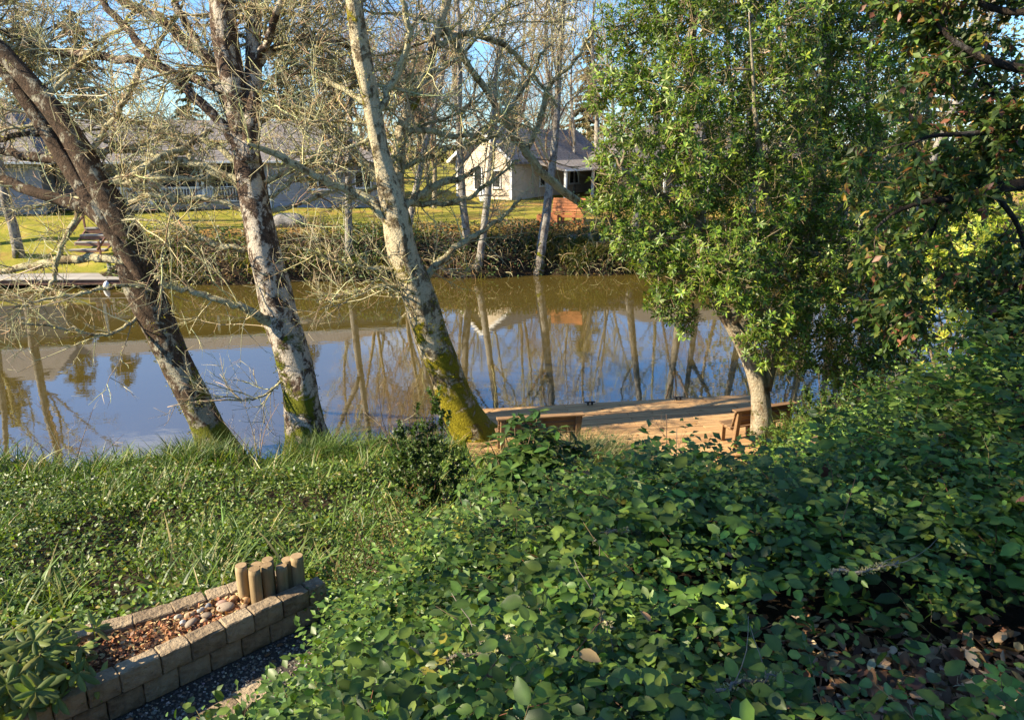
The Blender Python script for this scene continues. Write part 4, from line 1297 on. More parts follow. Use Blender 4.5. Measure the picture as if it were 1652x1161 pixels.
# (px of the foot, Y, kind, scale, lean right, label)
far_list = [
    (32, 36.0, 2, 1.0, 0.0, 'grey trunk on the left far bank beside the timber steps'),
    (-30, 37.0, 0, 1.0, 0.05, 'bare tree at the left end of the far bank'),
    (563, 35.4, 1, 1.05, 0.02, 'forked grey tree at the far waterline between the second and third near trunks'),
    (652, 36.3, 0, 0.9, 0.14, 'bare tree on the far bank right behind the lichen crusted trunk'),
    (754, 36.8, 2, 0.85, 0.0, 'straight tree on the far bank in front of the tan gable'),
    (772, 35.8, 0, 0.95, 0.22, 'tree leaning right from the far waterline below the tan gable'),
    (868, 36.4, 2, 1.05, 0.02, 'tallest straight pale trunk on the far bank left of the cedar garden bench'),
    (1016, 37.2, 0, 1.0, 0.06, 'bare tree on the far bank at the left edge of the evergreen'),
    (1108, 37.0, 2, 0.95, 0.05, 'first of the bare trees behind the evergreen crown, from the left'),
    (1128, 38.0, 1, 1.0, 0.08, 'second of the bare trees behind the evergreen crown, from the left'),
    (1215, 37.5, 0, 1.1, -0.02, 'third of the bare trees behind the evergreen crown, from the left'),
    (1312, 37.5, 2, 1.0, 0.02, 'fourth of the bare trees behind the evergreen crown, from the left'),
    (1352, 38.5, 0, 1.05, -0.08, 'fifth of the bare trees behind the evergreen crown, from the left'),
    (1385, 37.6, 1, 1.0, 0.0, 'sixth of the bare trees behind the evergreen crown, from the left'),
    (1440, 37.5, 2, 1.1, 0.05, 'bare tree on the far bank behind the dark right hand foliage'),
]
for i, (px, Y, v, s, ln_, lab) in enumerate(far_list):
    bare_tree(lab, far_base(px, 420, Y), v, s, i * 1.37, (0, 0))
# lean: turn each about the picture axis
for o in [x for x in C.objects if x.name.startswith('bare_tree') and x.parent is None]:
    for px, Y, v, s, ln_, lab in far_list:
        if o['label'] == lab:
            o.rotation_euler = (Matrix.Rotation(ln_, 3, 'Y') @ Matrix.Rotation(o.rotation_euler.z, 3, 'Z')).to_euler()

back_list = [
    (650, 43, 3, 1.1, 'brownish thicket tree between the blue house and the tan house'),
    (700, 46, 3, 1.2, 'brownish bushy bare tree left of the tan gable'),
    (600, 48, 3, 1.25, 'brownish bare tree at the right end of the blue grey house'),
    (560, 63, 0, 1.1, 'bare tree behind the gap between the houses'),
    (740, 66, 2, 1.0, 'bare tree behind the peak of the tan gable'),
    (830, 68, 1, 1.25, 'bare tree behind the tan house roof'),
    (900, 64, 0, 1.1, 'bare tree behind the ridge of the tan house'),
    (925, 58, 2, 0.72, 'tall bare tree behind the porch end of the tan house'),
    (975, 59, 0, 0.75, 'bare tree beside the right end of the tan house porch'),
    (860, 72, 2, 0.9, 'distant bare tree above the ridge of the tan house'),
    (960, 66, 2, 1.1, 'bare tree between the tan house and the brown house'),
    (1060, 68, 1, 1.3, 'bare tree behind the brown house, left of its ridge'),
    (1180, 66, 0, 1.2, 'bare tree behind the brown house, right of its ridge'),
]
for i, (px, Y, v, s, lab) in enumerate(back_list):
    bare_tree(lab, far_base(px, 330, Y), v, s, i * 2.1 + 0.5, (0, 0), 'bare trees behind the houses', lichen=(v != 3))

more = [(620, 55, .7, 'bare tree in the gap left of the tan gable, farther back'), (690, 58, .75, 'bare tree in the gap left of the tan gable, farthest back'), (780, 62, .75, 'bare tree rising just behind the tan gable peak'), (870, 61, .72, 'bare tree rising behind the middle of the tan roof'),
        (1000, 62, .8, 'bare tree behind the left hip of the brown house'), (1130, 60, .8, 'bare tree behind the middle of the brown house')]
for i, (px, Y, s, lab) in enumerate(more):
    bare_tree(lab, far_base(px, 330, Y), 3 if i % 2 else 1, s * 1.25, i * 1.7, (0, 0), 'bare trees behind the houses', lichen=bool(i % 2 == 0))

# --- conifers behind the houses
def grow_conifer(height, r0, seed, cols):
    global rng
    keep = rng; rng = np.random.default_rng(seed)
    tr = walk(np.array([[0, 0, -0.4]]), np.array([[0, 0, 1.]]), np.array([height]), 14, 0.01, 0.02)[0]
    mbt = MB(); tubes(mbt, tr, r0 * np.linspace(1, 0.08, 14), 10, lump=0.05)
    trunk = mbt.mesh('trunk', M['bark_tan'])
    n = 150
    u = rng.uniform(0.14, 0.99, n)
    az = rng.random(n) * 6.283
    L = height * 0.26 * (1 - u) ** 0.75 * rng.uniform(0.65, 1.15, n) + 0.35
    P = np.stack([np.interp(u * 13, np.arange(14), tr[:, j]) for j in range(3)], 1)
    D = np.stack([np.cos(az), np.sin(az), np.full(n, 0.15)], 1)
    br = walk(P, D, L, 8, 0.05, 0.0, 0.28)
    mbc = MB()
    tubes(mbc, br, np.linspace(1, .2, 8)[None] * (0.035 * np.ones(n))[:, None], 3, (0.09, 0.06, 0.04))
    Q, idx, uu = path_points(br, 9000)
    T = norm(br[idx, -1] - br[idx, 0])
    side = norm(np.cross(T, [0, 0, 1.])) * rng.choice([-1, 1], len(Q))[:, None]
    DD = norm(T * 0.5 + side * rng.uniform(0.2, 1, len(Q))[:, None] + rng.normal(0, .25, (len(Q), 3)) - [0, 0, 0.35])
    scatter(mbc, TP_DIAM, Q, DD, norm(rng.normal(0, .5, (len(Q), 3)) + [0, 0, 1]), rng.uniform(0.25, 0.65, len(Q)), 0.75, pal(len(Q), cols, 0.3))
    cr = mbc.mesh('crown', M['needle'])
    rng = keep
    return trunk, cr
CON = [grow_conifer(15, 0.3, 5, [(0.07, 0.085, 0.022), (0.12, 0.125, 0.035), (0.17, 0.145, 0.06)]),
       grow_conifer(18, 0.35, 6, [(0.15, 0.125, 0.055), (0.22, 0.17, 0.085), (0.10, 0.10, 0.035)])]
for i, (px, Y, v, s, lab) in enumerate([(75, 66, 1, 0.85, 'dark olive conifer behind the tall roof at the far left'), (165, 72, 1, 0.9, 'olive conifer second from the left behind the long house'),
        (322, 70, 0, 0.72, 'dark green pointed conifer above the ridge of the long house'), (480, 70, 1, 0.75, 'tan olive conifer above the right wing of the long house'),
        (545, 76, 0, 0.8, 'green conifer behind the gap between the houses'), (-60, 62, 1, 0.95, 'conifer at the left edge behind the long house'),
        (1290, 70, 0, 0.95, 'conifer behind the brown house at its right end'), (1480, 66, 1, 1.0, 'conifer beyond the pond behind the right hand foliage'), (690, 80, 1, 0.75, 'distant conifer seen left of the tan gable'), (945, 78, 1, 0.85, 'distant conifer behind the porch end of the tan house'), (820, 82, 0, 0.8, 'distant conifer behind the ridge of the tan house')]):
    t = thing('conifer', lab, 'tree', far_base(px, 330, Y), i * 1.1, 'conifers behind the houses')
    t.scale = (s,) * 3
    link('trunk', CON[v][0], t); link('crown', CON[v][1], t, kind='stuff')

# ------------------------------------------------------------------ far bank cover
mb = MB()
n = 26000
x = rng.uniform(-18.5, 26, n); df = rng.uniform(-0.15, 3.1, n) ** 1.0
y = y_far(x) + df
lump = fnoise(x * 0.55 + 3, y * 0.55)
keep = rng.random(n) < np.clip(0.25 + 1.3 * lump, 0, 1)
x, y, df, lump = x[keep], y[keep], df[keep], lump[keep]; n = len(x)
hgt = (0.15 + 0.75 * lump * sstep(3.1, 1.6, df) + 0.12) 
z = ground_z(x, y) + rng.uniform(0.0, 1.0, n) * hgt
leafy = np.clip(fnoise(x * 0.3 + 20, y * 0.3) * 1.6 - 0.25, 0.1, 0.95)
isl = rng.random(n) < leafy
P = np.stack([x, y, z], 1)
NN = norm(rng.normal(0, .6, (n, 3)) + [0, -0.5, 1.0])
D = rand_dirs(n) * [1, 1, 0.6]
scatter(mb, TP_LEAF4, P[isl], D[isl], NN[isl], rng.uniform(0.08, 0.22, isl.sum()), 1.1, pal(isl.sum(), [(0.028, 0.06, 0.016), (0.05, 0.09, 0.022), (0.085, 0.13, 0.03), (0.10, 0.10, 0.035)], 0.3))
m2 = ~isl
scatter(mb, TP_LEAF4, P[m2], D[m2], NN[m2], rng.uniform(0.08, 0.2, m2.sum()), 0.8, pal(m2.sum(), [(0.14, 0.085, 0.04), (0.22, 0.14, 0.065), (0.075, 0.045, 0.024), (0.10, 0.10, 0.04)], 0.3))
mb.build('bank_brush', M['leaf_soft'], kind='stuff')
tag(C.objects['bank_brush'], 'dark green and brown brush covering the steep far bank', 'brush')
# dead stems hanging over the waterline
mb = MB()
n = 900
x = rng.uniform(-16, 24, n); y = y_far(x) + rng.uniform(0.0, 1.6, n)
P = np.stack([x, y, ground_z(x, y) + 0.1], 1)
D = norm(np.stack([rng.normal(0, .8, n), rng.normal(-0.6, .6, n), rng.uniform(0.1, 1.0, n)], 1))
pt = walk(P, D, rng.uniform(0.5, 1.7, n), 6, 0.2, 0, 0.5)
tubes(mb, pt, np.linspace(1, .3, 6)[None] * rng.uniform(0.006, 0.016, n)[:, None], 3, pal(n, TWIG_TAN, 0.25))
tag(mb.build('bank_stems', M['twig'], kind='stuff'), 'tangled dry stems arching over the far waterline', 'brush')
# grass tussocks and reeds on the far edge
def blades(mb, P, L, lean, cols, width=0.012, k=5, wind=(0, 0, 0)):
    n = len(P)
    az = rng.random(n) * 6.283
    D = norm(np.stack([np.cos(az) * lean, np.sin(az) * lean, np.ones(n)], 1) + np.array(wind))
    bend = norm(np.stack([np.cos(az), np.sin(az), np.full(n, -0.55)], 1))
    s = np.linspace(0, 1, k)
    path = P[:, None, :] + L[:, None, None] * (D[:, None, :] * s[None, :, None] + bend[:, None, :] * (0.55 * s ** 2.2)[None, :, None] * rng.uniform(0.4, 1.3, n)[:, None, None])
    side = norm(np.cross(D, bend) + rng.normal(0, .3, (n, 3)))
    w = width * rng.uniform(0.6, 1.3, n)[:, None] * np.array([0.7, 1, 0.9, 0.6, 0.05])[None, :k]
    V = np.stack([path - side[:, None, :] * w[..., None], path + side[:, None, :] * w[..., None]], 2).reshape(n, 2 * k, 3)
    i = np.arange(k - 1) * 2
    tri = np.concatenate([np.stack([i, i + 1, i + 3], 1), np.stack([i, i + 3, i + 2], 1)])
    mb.add(V.reshape(-1, 3), (np.arange(n)[:, None, None] * 2 * k + tri[None]).reshape(-1, 3), np.repeat(pal(n, cols, 0.22), 2 * k, axis=0))
mb = MB()
n = 5200
cx = rng.uniform(-17, 24, 90); cx = np.concatenate([cx, rng.uniform(2, 10, 60)])
ci = rng.integers(0, len(cx), n)
x = cx[ci] + rng.normal(0, .35, n); y = y_far(cx)[ci] + rng.uniform(0.0, 1.5, 150)[ci] + rng.normal(0, .2, n)
P = np.stack([x, y, ground_z(x, y)], 1)
blades(mb, P, rng.uniform(0.4, 1.0, n), 0.35, [(0.10, 0.12, 0.03), (0.17, 0.16, 0.05), (0.24, 0.19, 0.08), (0.06, 0.09, 0.02)], 0.02)
tag(mb.build('far_grass', M['blade'], kind='stuff'), 'olive tussock grass along the far waterline', 'grass')

# distant wood closing the view, and the thicket on the right-hand shore
def wood(name, label, pts, n, h, depth, leaf, cols):
    m1 = MB()
    pts = np.array(pts, float)
    L_ = np.concatenate([[0], np.cumsum(np.linalg.norm(np.diff(pts, axis=0), axis=1))])
    u_ = rng.uniform(0, L_[-1], n)
    x_ = np.interp(u_, L_, pts[:, 0]) + rng.normal(0, depth, n); y_ = np.interp(u_, L_, pts[:, 1]) + rng.normal(0, depth, n)
    top_ = h * (0.45 + 0.75 * fnoise(u_ * 0.22, np.zeros(n) + 3.3))
    z_ = ground_z(x_, y_) + top_ * rng.random(n) ** 0.8
    tone_ = (0.65 + 0.8 * fnoise(u_ * 0.35 + 9, z_ * 0.3))[:, None]
    scatter(m1, TP_LEAF4, np.stack([x_, y_, z_], 1), rand_dirs(n), norm(rng.normal(0, .6, (n, 3)) + [-.3, -.5, .6]), rng.uniform(0.6, 1.3, n) * leaf, 1.0, pal(n, cols, 0.3) * tone_)
    tag(m1.build(name, M['leaf_soft'], kind='stuff'), label, 'wood')
wood('far_wood', 'olive and brown distant wood closing the view behind the houses', [(-140, 88), (-60, 96), (0, 98), (60, 96), (150, 86)], 15000, 6.5, 2.5, 0.62, [(0.06, 0.07, 0.025), (0.12, 0.10, 0.045), (0.17, 0.125, 0.065), (0.04, 0.055, 0.02)])
wood('shore_thicket', 'sunlit tan and green thicket on the right hand far shore', [(14, 47), (22, 44), (30, 41), (38, 40), (50, 44)], 21000, 14.0, 1.3, 0.32, [(0.12, 0.13, 0.03), (0.22, 0.17, 0.08), (0.30, 0.23, 0.13), (0.07, 0.09, 0.025)])

# ------------------------------------------------------------------ the big evergreen by the dock
EVG = [(0.072, 0.125, 0.015), (0.108, 0.172, 0.02), (0.16, 0.225, 0.027), (0.044, 0.082, 0.012), (0.22, 0.26, 0.035)]
eb = at(1226, 700, 13.7)
ev = thing('evergreen_tree', 'big glossy green evergreen tree leaning over the dock bench', 'tree', (float(eb[0]), float(eb[1]), float(ground_z(eb[0], eb[1]))))
EY = float(eb[1])
mb = MB()
Pm, rm = limb_path([(1228, 700, 34), (1227, 650, 28), (1222, 612, 27), (1206, 570, 26), (1184, 528, 23), (1160, 490, 21), (1140, 440, 19), (1130, 380, 17), (1120, 300, 20), (1110, 220, 16), (1115, 120, 12), (1120, 20, 8)], EY, EY + 0.2, 40)
tubes(mb, Pm, rm, 20, lump=0.09)
mb.build('trunk', M['bark_tan'], ev)
stems = []
for pts, y0, y1 in (([(1230, 628, 30), (1242, 585, 26), (1262, 530, 24), (1290, 470, 22), (1310, 400, 20), (1320, 310, 16), (1330, 200, 12), (1340, 80, 8), (1345, -40, 4)], 0.1, 1.2),
                    ([(1150, 465, 20), (1110, 445, 14), (1070, 430, 10), (1030, 420, 5)], 0, -0.8),
                    ([(1128, 370, 16), (1085, 330, 13), (1040, 300, 10), (1000, 270, 5)], 0, -1.0),
                    ([(1118, 260, 14), (1075, 190, 11), (1035, 130, 8), (1005, 60, 4)], 0, 0.8),
                    ([(1310, 400, 16), (1350, 350, 13), (1390, 290, 10), (1420, 220, 5)], 0.8, 1.5),
                    ([(1285, 480, 15), (1335, 470, 12), (1385, 480, 9), (1425, 500, 4)], 0.4, -0.6),
                    ([(1180, 520, 14), (1225, 470, 12), (1250, 400, 12), (1235, 310, 10), (1220, 200, 7), (1214, 100, 4), (1208, 20, 1.5)], 0, -1.4),
                    ([(1322, 300, 12), (1290, 220, 10), (1270, 120, 8), (1255, 20, 4)], 1.0, 2.2)):
    P, r = limb_path(pts, EY + y0, EY + y1, 24)
    mb = MB(); tubes(mb, P, r, 9, lump=0.1); mb.build('branch', M['bark_tan'], ev)
    stems.append(resample(P, 14))
stems.append(resample(Pm[16:], 14))
stems = np.array(stems)
# clumps of foliage: centre (as seen), radius in metres
blobs = []
for px, py, r, dy in [(1010, 40, .62, .2), (1060, 20, .7, .8), (1120, 40, .8, -.2), (1190, 20, .8, .4), (1260, 40, .8, -.4), (1330, 30, .8, .8), (1400, 40, .8, .2), (1450, 90, .8, .6),
        (1000, 120, .55, -.2), (1050, 130, .7, .3), (1110, 140, .8, -.6), (1180, 130, .85, .6), (1250, 140, .85, -.4), (1320, 130, .85, .6), (1390, 150, .8, 0), (1440, 190, .75, .8),
        (1010, 210, .5, -.5), (1060, 220, .7, .2), (1120, 230, .8, -.6), (1190, 230, .85, .5), (1260, 240, .85, -.4), (1330, 230, .85, .6), (1400, 250, .8, 0),
        (995, 300, .45, -.6), (1030, 310, .6, .3), (1085, 310, .7, -.5), (1150, 310, .8, .5), (1220, 320, .85, -.5), (1290, 320, .85, .4), (1360, 330, .8, -.2), (1420, 340, .7, .5),
        (985, 355, .38, -.5), (1020, 385, .5, 0), (1075, 385, .65, -.5), (1140, 395, .75, .5), (1205, 400, .8, -.7), (1275, 400, .8, .2), (1345, 410, .8, -.4), (1410, 420, .7, .3),
        (1060, 425, .4, -.4), (1115, 455, .55, -.6), (1190, 460, .6, -.8), (1250, 480, .75, .2), (1320, 480, .75, -.5), (1385, 490, .7, .2), (1430, 520, .6, -.2),
        (1085, 490, .38, -.5), (1108, 520, .30, -.4), (1255, 545, .6, -.6), (1310, 545, .6, .1), (1365, 545, .6, -.4), (1420, 560, .5, .2), (1290, 585, .35, -.3), (1345, 590, .35, -.2), (1060, 480, .3, -.6), (1240, 500, .55, -.9), (1215, 545, .32, -.8), (1400, 590, .5, -.2), (1440, 470, .7, .4), (1455, 560, .6, .2), (1370, 600, .4, -.5), (1165, 420, .6, -1.0), (1460, 400, .7, .6), (1470, 300, .8, .8), (970, 250, .3, -.3), (960, 330, .25, -.4), (968, 160, .3, 0),
        (1100, -60, .9, 0), (1220, -70, 1.0, .3), (1340, -60, 1.0, 0), (1440, -40, .9, .5), (1160, -150, .9, .2), (1290, -160, 1.0, .1)]:
    blobs.append((at(px, py, EY + dy * 1.6), r * 1.02))
mb = MB(); mbt = MB()
for c, r in blobs:
    n = int(195 * (r / 0.8) ** 1.8)
    d = rand_dirs(n)
    q = c + d * (r * rng.uniform(0.25, 1.0, n) ** 0.55)[:, None] * [1, 1.1, 0.95]
    q = q + rng.normal(0, .05, q.shape)
    tipdir = norm(d * 0.7 + rng.normal(0, .45, (n, 3)) + [-0.1, -0.15, 0.55])
    # a shoot to each rosette
    pt = np.stack([q - tipdir * rng.uniform(0.15, 0.4, n)[:, None], q], 1)
    tubes(mbt, pt, np.tile([0.006, 0.003], (n, 1)), 3, pal(n, [(0.16, 0.13, 0.06), (0.22, 0.17, 0.09)], 0.2))
    tone = math.exp(rng.normal(0, 0.12))
    whorls(mb, q, tipdir, 7, 0.120, TP_LANCE4, lambda m: pal(m, EVG, 0.2, [.26, .28, .18, .2, .08]) * tone, 1.0, 1.05)
    m = n // 3
    whorls(mb, q[:m] - tipdir[:m] * 0.10, tipdir[:m], 5, 0.110, TP_LANCE4, lambda m_: pal(m_, EVG, 0.2) * tone * 0.9, 1.3, 1.05)
    # bough reaching the clump from the nearest limb
    lp = stems.reshape(-1, 3); s0 = lp[np.argmin(((lp - c) ** 2).sum(1))]
    bw = walk(s0[None], (c - s0)[None] + 1e-3, np.array([np.linalg.norm(c - s0) + 0.01]), 7, 0.2)
    bw[0] = bw[0] + (c - bw[0, -1])[None] * np.linspace(0, 1, 7)[:, None]
    tubes(mbt, bw, np.linspace(0.022, 0.010, 7)[None], 5, (0.17, 0.13, 0.08))
    dd = rand_dirs(7); bt = np.stack([np.repeat(c[None], 7, 0), c + dd * r * 0.45 + rng.normal(0, .05, (7, 3)), c + dd * r * 0.9], 1)
    tubes(mbt, bt, np.tile([0.012, 0.008, 0.005], (7, 1)), 4, (0.24, 0.19, 0.11))
mb.build('crown', M['leaf_shiny'], ev, kind='stuff')
mbt.build('twigs', M['twig'], ev, kind='stuff')

# ------------------------------------------------------------------ shaded broadleaf on the right, close by
RY = 5.2
rb = np.array([4.75, 5.0, 0]); rb[2] = float(ground_z(rb[0], rb[1]))
rt = thing('broadleaf_tree', 'dark broadleaf tree with a black limb reaching in from the right edge', 'tree', tuple(float(v) for v in rb))
mb = MB()
limb_pts = [(1760, 285, 30), (1700, 290, 26), (1652, 296, 23), (1600, 305, 20), (1560, 315, 17), (1520, 322, 14), (1482, 328, 10), (1440, 345, 6), (1410, 372, 3)]
Pl, rl_ = limb_path(limb_pts, RY, RY - 0.1, 30)
tk = resample(np.array([[*rb, .16], [rb[0] - .02, rb[1], rb[2] + 1.0, .14], [4.55, 5.1, 6.6, .12], [4.3, 5.15, 7.8, .10], [4.2, 5.1, 9.5, .05]]), 24)
tubes(mb, tk[:, :3], tk[:, 3], 14, lump=0.08)
mb.build('trunk', M['bark_black'], rt)
mb = MB()
start = np.array([4.5, 5.12, 6.75])
Pl2 = np.vstack([start, Pl]); tubes(mb, resample(np.hstack([Pl2, np.concatenate([[rl_[0]], rl_])[:, None]]), 34)[:, :3], np.interp(np.linspace(0, 30, 34), np.arange(31), np.concatenate([[rl_[0]], rl_])), 10, lump=0.1)
mb.build('branch', M['bark_black'], rt)
rl_l = [resample(Pl, 14)]
for pts, y0, y1 in (([(1700, 120, 14), (1640, 110, 11), (1580, 90, 9), (1530, 60, 6), (1500, 20, 3)], 0, 0.2),
                    ([(1720, 200, 12), (1650, 200, 10), (1580, 215, 8), (1500, 220, 5), (1460, 240, 3)], 0.1, -0.2),
                    ([(1600, 308, 8), (1640, 360, 7), (1655, 420, 5), (1660, 470, 3)], 0, 0),
                    ([(1540, 318, 6), (1500, 380, 5), (1470, 440, 4), (1450, 500, 2)], 0, -0.2),
                    ([(1720, 330, 12), (1665, 250, 9), (1610, 160, 7), (1565, 105, 3)], 0.2, 0.5),
                    ([(1740, 60, 10), (1670, 150, 8), (1620, 230, 5), (1590, 260, 3)], 0.3, 0.2),
                    ([(1740, 420, 10), (1685, 432, 8), (1635, 462, 5), (1590, 505, 3)], 0.3, 0.2),
                    ([(1720, 0, 12), (1640, 20, 9), (1570, 0, 7), (1520, -40, 4)], 0, 0.3)):
    P, r = limb_path(pts, RY + y0, RY + y1, 20)
    mb = MB(); tubes(mb, P, r, 8, lump=0.1); mb.build('branch', M['bark_black'], rt)
    rl_l.append(resample(P, 14))
A = np.array(rl_l)
mb = MB(); mbl = MB()
lv = twig_levels(mb, A, None, [(13, 0.25, 0.7, 6, 0.005, 4), (6, 0.12, 0.4, 5, 0.0028, 3)], [(0.05, 0.035, 0.025), (0.09, 0.06, 0.04)], 0.0, 0.25)
mb.build('twigs', M['twig'], rt, kind='stuff')
for paths, per in ((lv[1], 19), (lv[0], 20)):
    P, T, u, _ = sprout(paths, per, 0.1, 1.0)
    D = side_dirs(T, 0.6, 1.3, -0.15)
    NN = norm(rng.normal(0, .45, (len(P), 3)) + [0, -0.2, 1])
    scatter(mbl, TP_LEAF4, P, D, NN, rng.uniform(0.04, 0.085, len(P)), 1.0, pal(len(P), [(0.05, 0.085, 0.02), (0.08, 0.125, 0.025), (0.12, 0.155, 0.03), (0.17, 0.07, 0.04), (0.28, 0.19, 0.04)], 0.25, [.36, .3, .2, .09, .05]), 0.2)
mbl.build('crown', M['leaf_soft'], rt, kind='stuff')

# yellow-green shrub in the sun behind it
sy = at(1580, 400, 11.0)
sb = thing('sunlit_shrub', 'yellow green shrub glowing in the sun below the black limb', 'shrub', (float(sy[0]), float(sy[1]), float(ground_z(sy[0], sy[1]))))
mb = MB(); mbt = MB()
foot = np.array(sb.location)
for px, py, r, dy in [(1560, 360, .5, 0), (1610, 340, .55, .3), (1650, 370, .55, 0), (1530, 410, .5, .2), (1590, 420, .55, -.2), (1640, 440, .6, .2), (1500, 450, .45, 0), (1560, 480, .55, .1), (1620, 500, .6, 0), (1690, 400, .6, 0), (1700, 480, .7, .2), (1520, 520, .5, .1), (1590, 560, .6, 0), (1660, 560, .7, .2), (1480, 400, .35, .2)]:
    c = at(px, py, 11.0 + dy)
    n = 75; d = rand_dirs(n); q = c + d * (r * rng.uniform(0.3, 1, n) ** 0.5)[:, None]
    ax = norm(d + [0, 0, 0.6])
    whorls(mb, q, ax, 6, 0.10, TP_LEAF4, lambda m: pal(m, [(0.22, 0.27, 0.03), (0.34, 0.35, 0.04), (0.14, 0.20, 0.03)], 0.2), 1.2, 0.8)
    bw = walk(foot[None], (c - foot)[None], np.array([np.linalg.norm(c - foot)]), 7, 0.06)
    bw[0] += (c - bw[0, -1])[None] * np.linspace(0, 1, 7)[:, None]
    tubes(mbt, bw, np.linspace(0.03, 0.008, 7)[None], 5, (0.2, 0.15, 0.09))
mb.build('foliage', M['leaf_soft'], sb, kind='stuff'); mbt.build('stems', M['twig'], sb, kind='stuff')

# ------------------------------------------------------------------ left slope: bramble cover and long grass
def in_left(x, y):
    """land left of the planter and down to the pond"""
    s = (x - W_A[0]) * W_N[0] + (y - W_A[1]) * W_N[1]
    return (s < -0.62) & (y < y_near(x) - 0.05)

def cover_h(x, y):
    return (0.35 + 0.65 * sstep(0.2, 2.6, y_near(x) - y)) * (0.10 + 0.42 * fnoise(x * 0.8 + 5, y * 0.8 + 9) * sstep(-0.6, -1.5, (x - W_A[0]) * W_N[0] + (y - W_A[1]) * W_N[1]))

mb = MB()
n = 95000
x = rng.uniform(-11.5, 2.5, n); y = rng.uniform(4.2, 14.8, n)
ok = in_left(x, y) & (np.abs(x) < y * 0.86 + 1.2) & ((bank_u(x, y) < 0.5) | ((y > 4.8) & (bank_u(x, y) < 3.0)))
dens = np.clip(0.35 + 1.0 * fnoise(x * 0.9, y * 0.9 + 4), 0, 1)
ok &= rng.random(n) < dens
x, y = x[ok], y[ok]; n = len(x)
P = np.stack([x, y, ground_z(x, y) + cover_h(x, y) * rng.uniform(0.15, 1.0, n) ** 0.6], 1)
NN = norm(rng.normal(0, .5, (n, 3)) + [-0.25, -0.15, 1.0])
tone = (0.7 + 0.6 * fnoise(x * 0.7 + 31, y * 0.7))[:, None]
cc = pal(n, [(0.065, 0.115, 0.016), (0.105, 0.165, 0.022), (0.165, 0.22, 0.032), (0.042, 0.072, 0.013), (0.25, 0.21, 0.055)], 0.22, [.28, .3, .2, .17, .05]) * tone
dd_, ll_ = rand_dirs(n) * [1, 1, .5], rng.uniform(0.035, 0.085, n)
for sel, tp in ((y < 6.5, TP_SMALL), (y >= 6.5, TP_LEAF4)):
    scatter(mb, tp, P[sel], dd_[sel], NN[sel], ll_[sel], 1.15, cc[sel])
tag(mb.build('bramble_cover', M['leaf_shiny'], kind='stuff'), 'bright green bramble and ivy leaves covering the left slope', 'ground cover')

mb = MB()
nt_ = 620
tx = rng.uniform(-11, 2.0, nt_); ty = rng.uniform(4.8, 14.7, nt_)
ok = in_left(tx, ty) & (np.abs(tx) < ty * 0.86 + 1)
w = np.clip(0.25 + sstep(9.5, 13.5, ty) * 0.7 + sstep(0.55, 0.7, fnoise(tx * 0.6 + 50, ty * 0.6)) * 0.6, 0, 1)
ok &= rng.random(nt_) < w
tx, ty = tx[ok], ty[ok]
ci = rng.integers(0, len(tx), 11000)
x = tx[ci] + rng.normal(0, .14, len(ci)); y = ty[ci] + rng.normal(0, .14, len(ci))
gok = in_left(x, y); x, y = x[gok], y[gok]; ci = ci[gok]
P = np.stack([x, y, ground_z(x, y)], 1)
L = rng.uniform(0.28, 0.68, len(x)) * rng.uniform(0.7, 1.15, len(tx))[ci]
blades(mb, P, L, 0.35, [(0.08, 0.145, 0.018), (0.12, 0.19, 0.024), (0.17, 0.215, 0.035), (0.30, 0.26, 0.10), (0.055, 0.105, 0.014), (0.09, 0.16, 0.018), (0.07, 0.13, 0.016)], 0.0095)
tag(mb.build('long_grass', M['blade'], kind='stuff'), 'long arching grass growing through the bramble on the left slope', 'grass')

# sedge clumps by the dock, each a thing
def sedge(label, px, py, Y, n, L, spread, cols):
    q = at(px, py, Y); q[2] = float(ground_z(q[0], q[1]))
    mb = MB()
    P = q + np.stack([rng.normal(0, spread, n), rng.normal(0, spread * 0.7, n), np.zeros(n)], 1)
    P[:, 2] = ground_z(P[:, 0], P[:, 1])
    blades(mb, P, rng.uniform(0.6, 1.1, n) * L, 0.45, cols, 0.006)
    t = thing('sedge_clump', label, 'grass clump', tuple(float(v) for v in q), 0, 'sedge clumps near the dock')
    mb.build('blades', M['blade'], t, kind='stuff')
SG = [(0.05, 0.08, 0.02), (0.08, 0.11, 0.03), (0.13, 0.14, 0.05), (0.22, 0.19, 0.09)]
sedge('dark arching sedge clump in front of the dock, right of the rhododendron', 960, 790, 11.9, 900, 0.85, 0.34, SG)
sedge('sedge clump at the right end of the sedges, against the gangway', 1005, 790, 12.2, 500, 0.75, 0.26, SG)
sedge('dark sedge clump behind the rhododendron', 905, 780, 12.4, 500, 0.8, 0.28, SG)
sedge('bright grass clump at the foot of the evergreen trunk', 1265, 745, 12.6, 420, 0.7, 0.28, [(0.12, 0.2, 0.03), (0.2, 0.26, 0.05)])
sedge('grass clump right of the evergreen trunk among the leaves', 1330, 735, 12.2, 420, 0.65, 0.34, [(0.10, 0.16, 0.03), (0.16, 0.2, 0.05)])
sedge('tall grass clump at the foot of the chalky alder', 520, 760, 13.2, 700, 0.75, 0.3, [(0.07, 0.13, 0.025), (0.12, 0.17, 0.03)])
sedge('grass clump at the foot of the dark leaning alder', 330, 770, 13.2, 500, 0.7, 0.35, [(0.07, 0.13, 0.025), (0.14, 0.17, 0.05)])

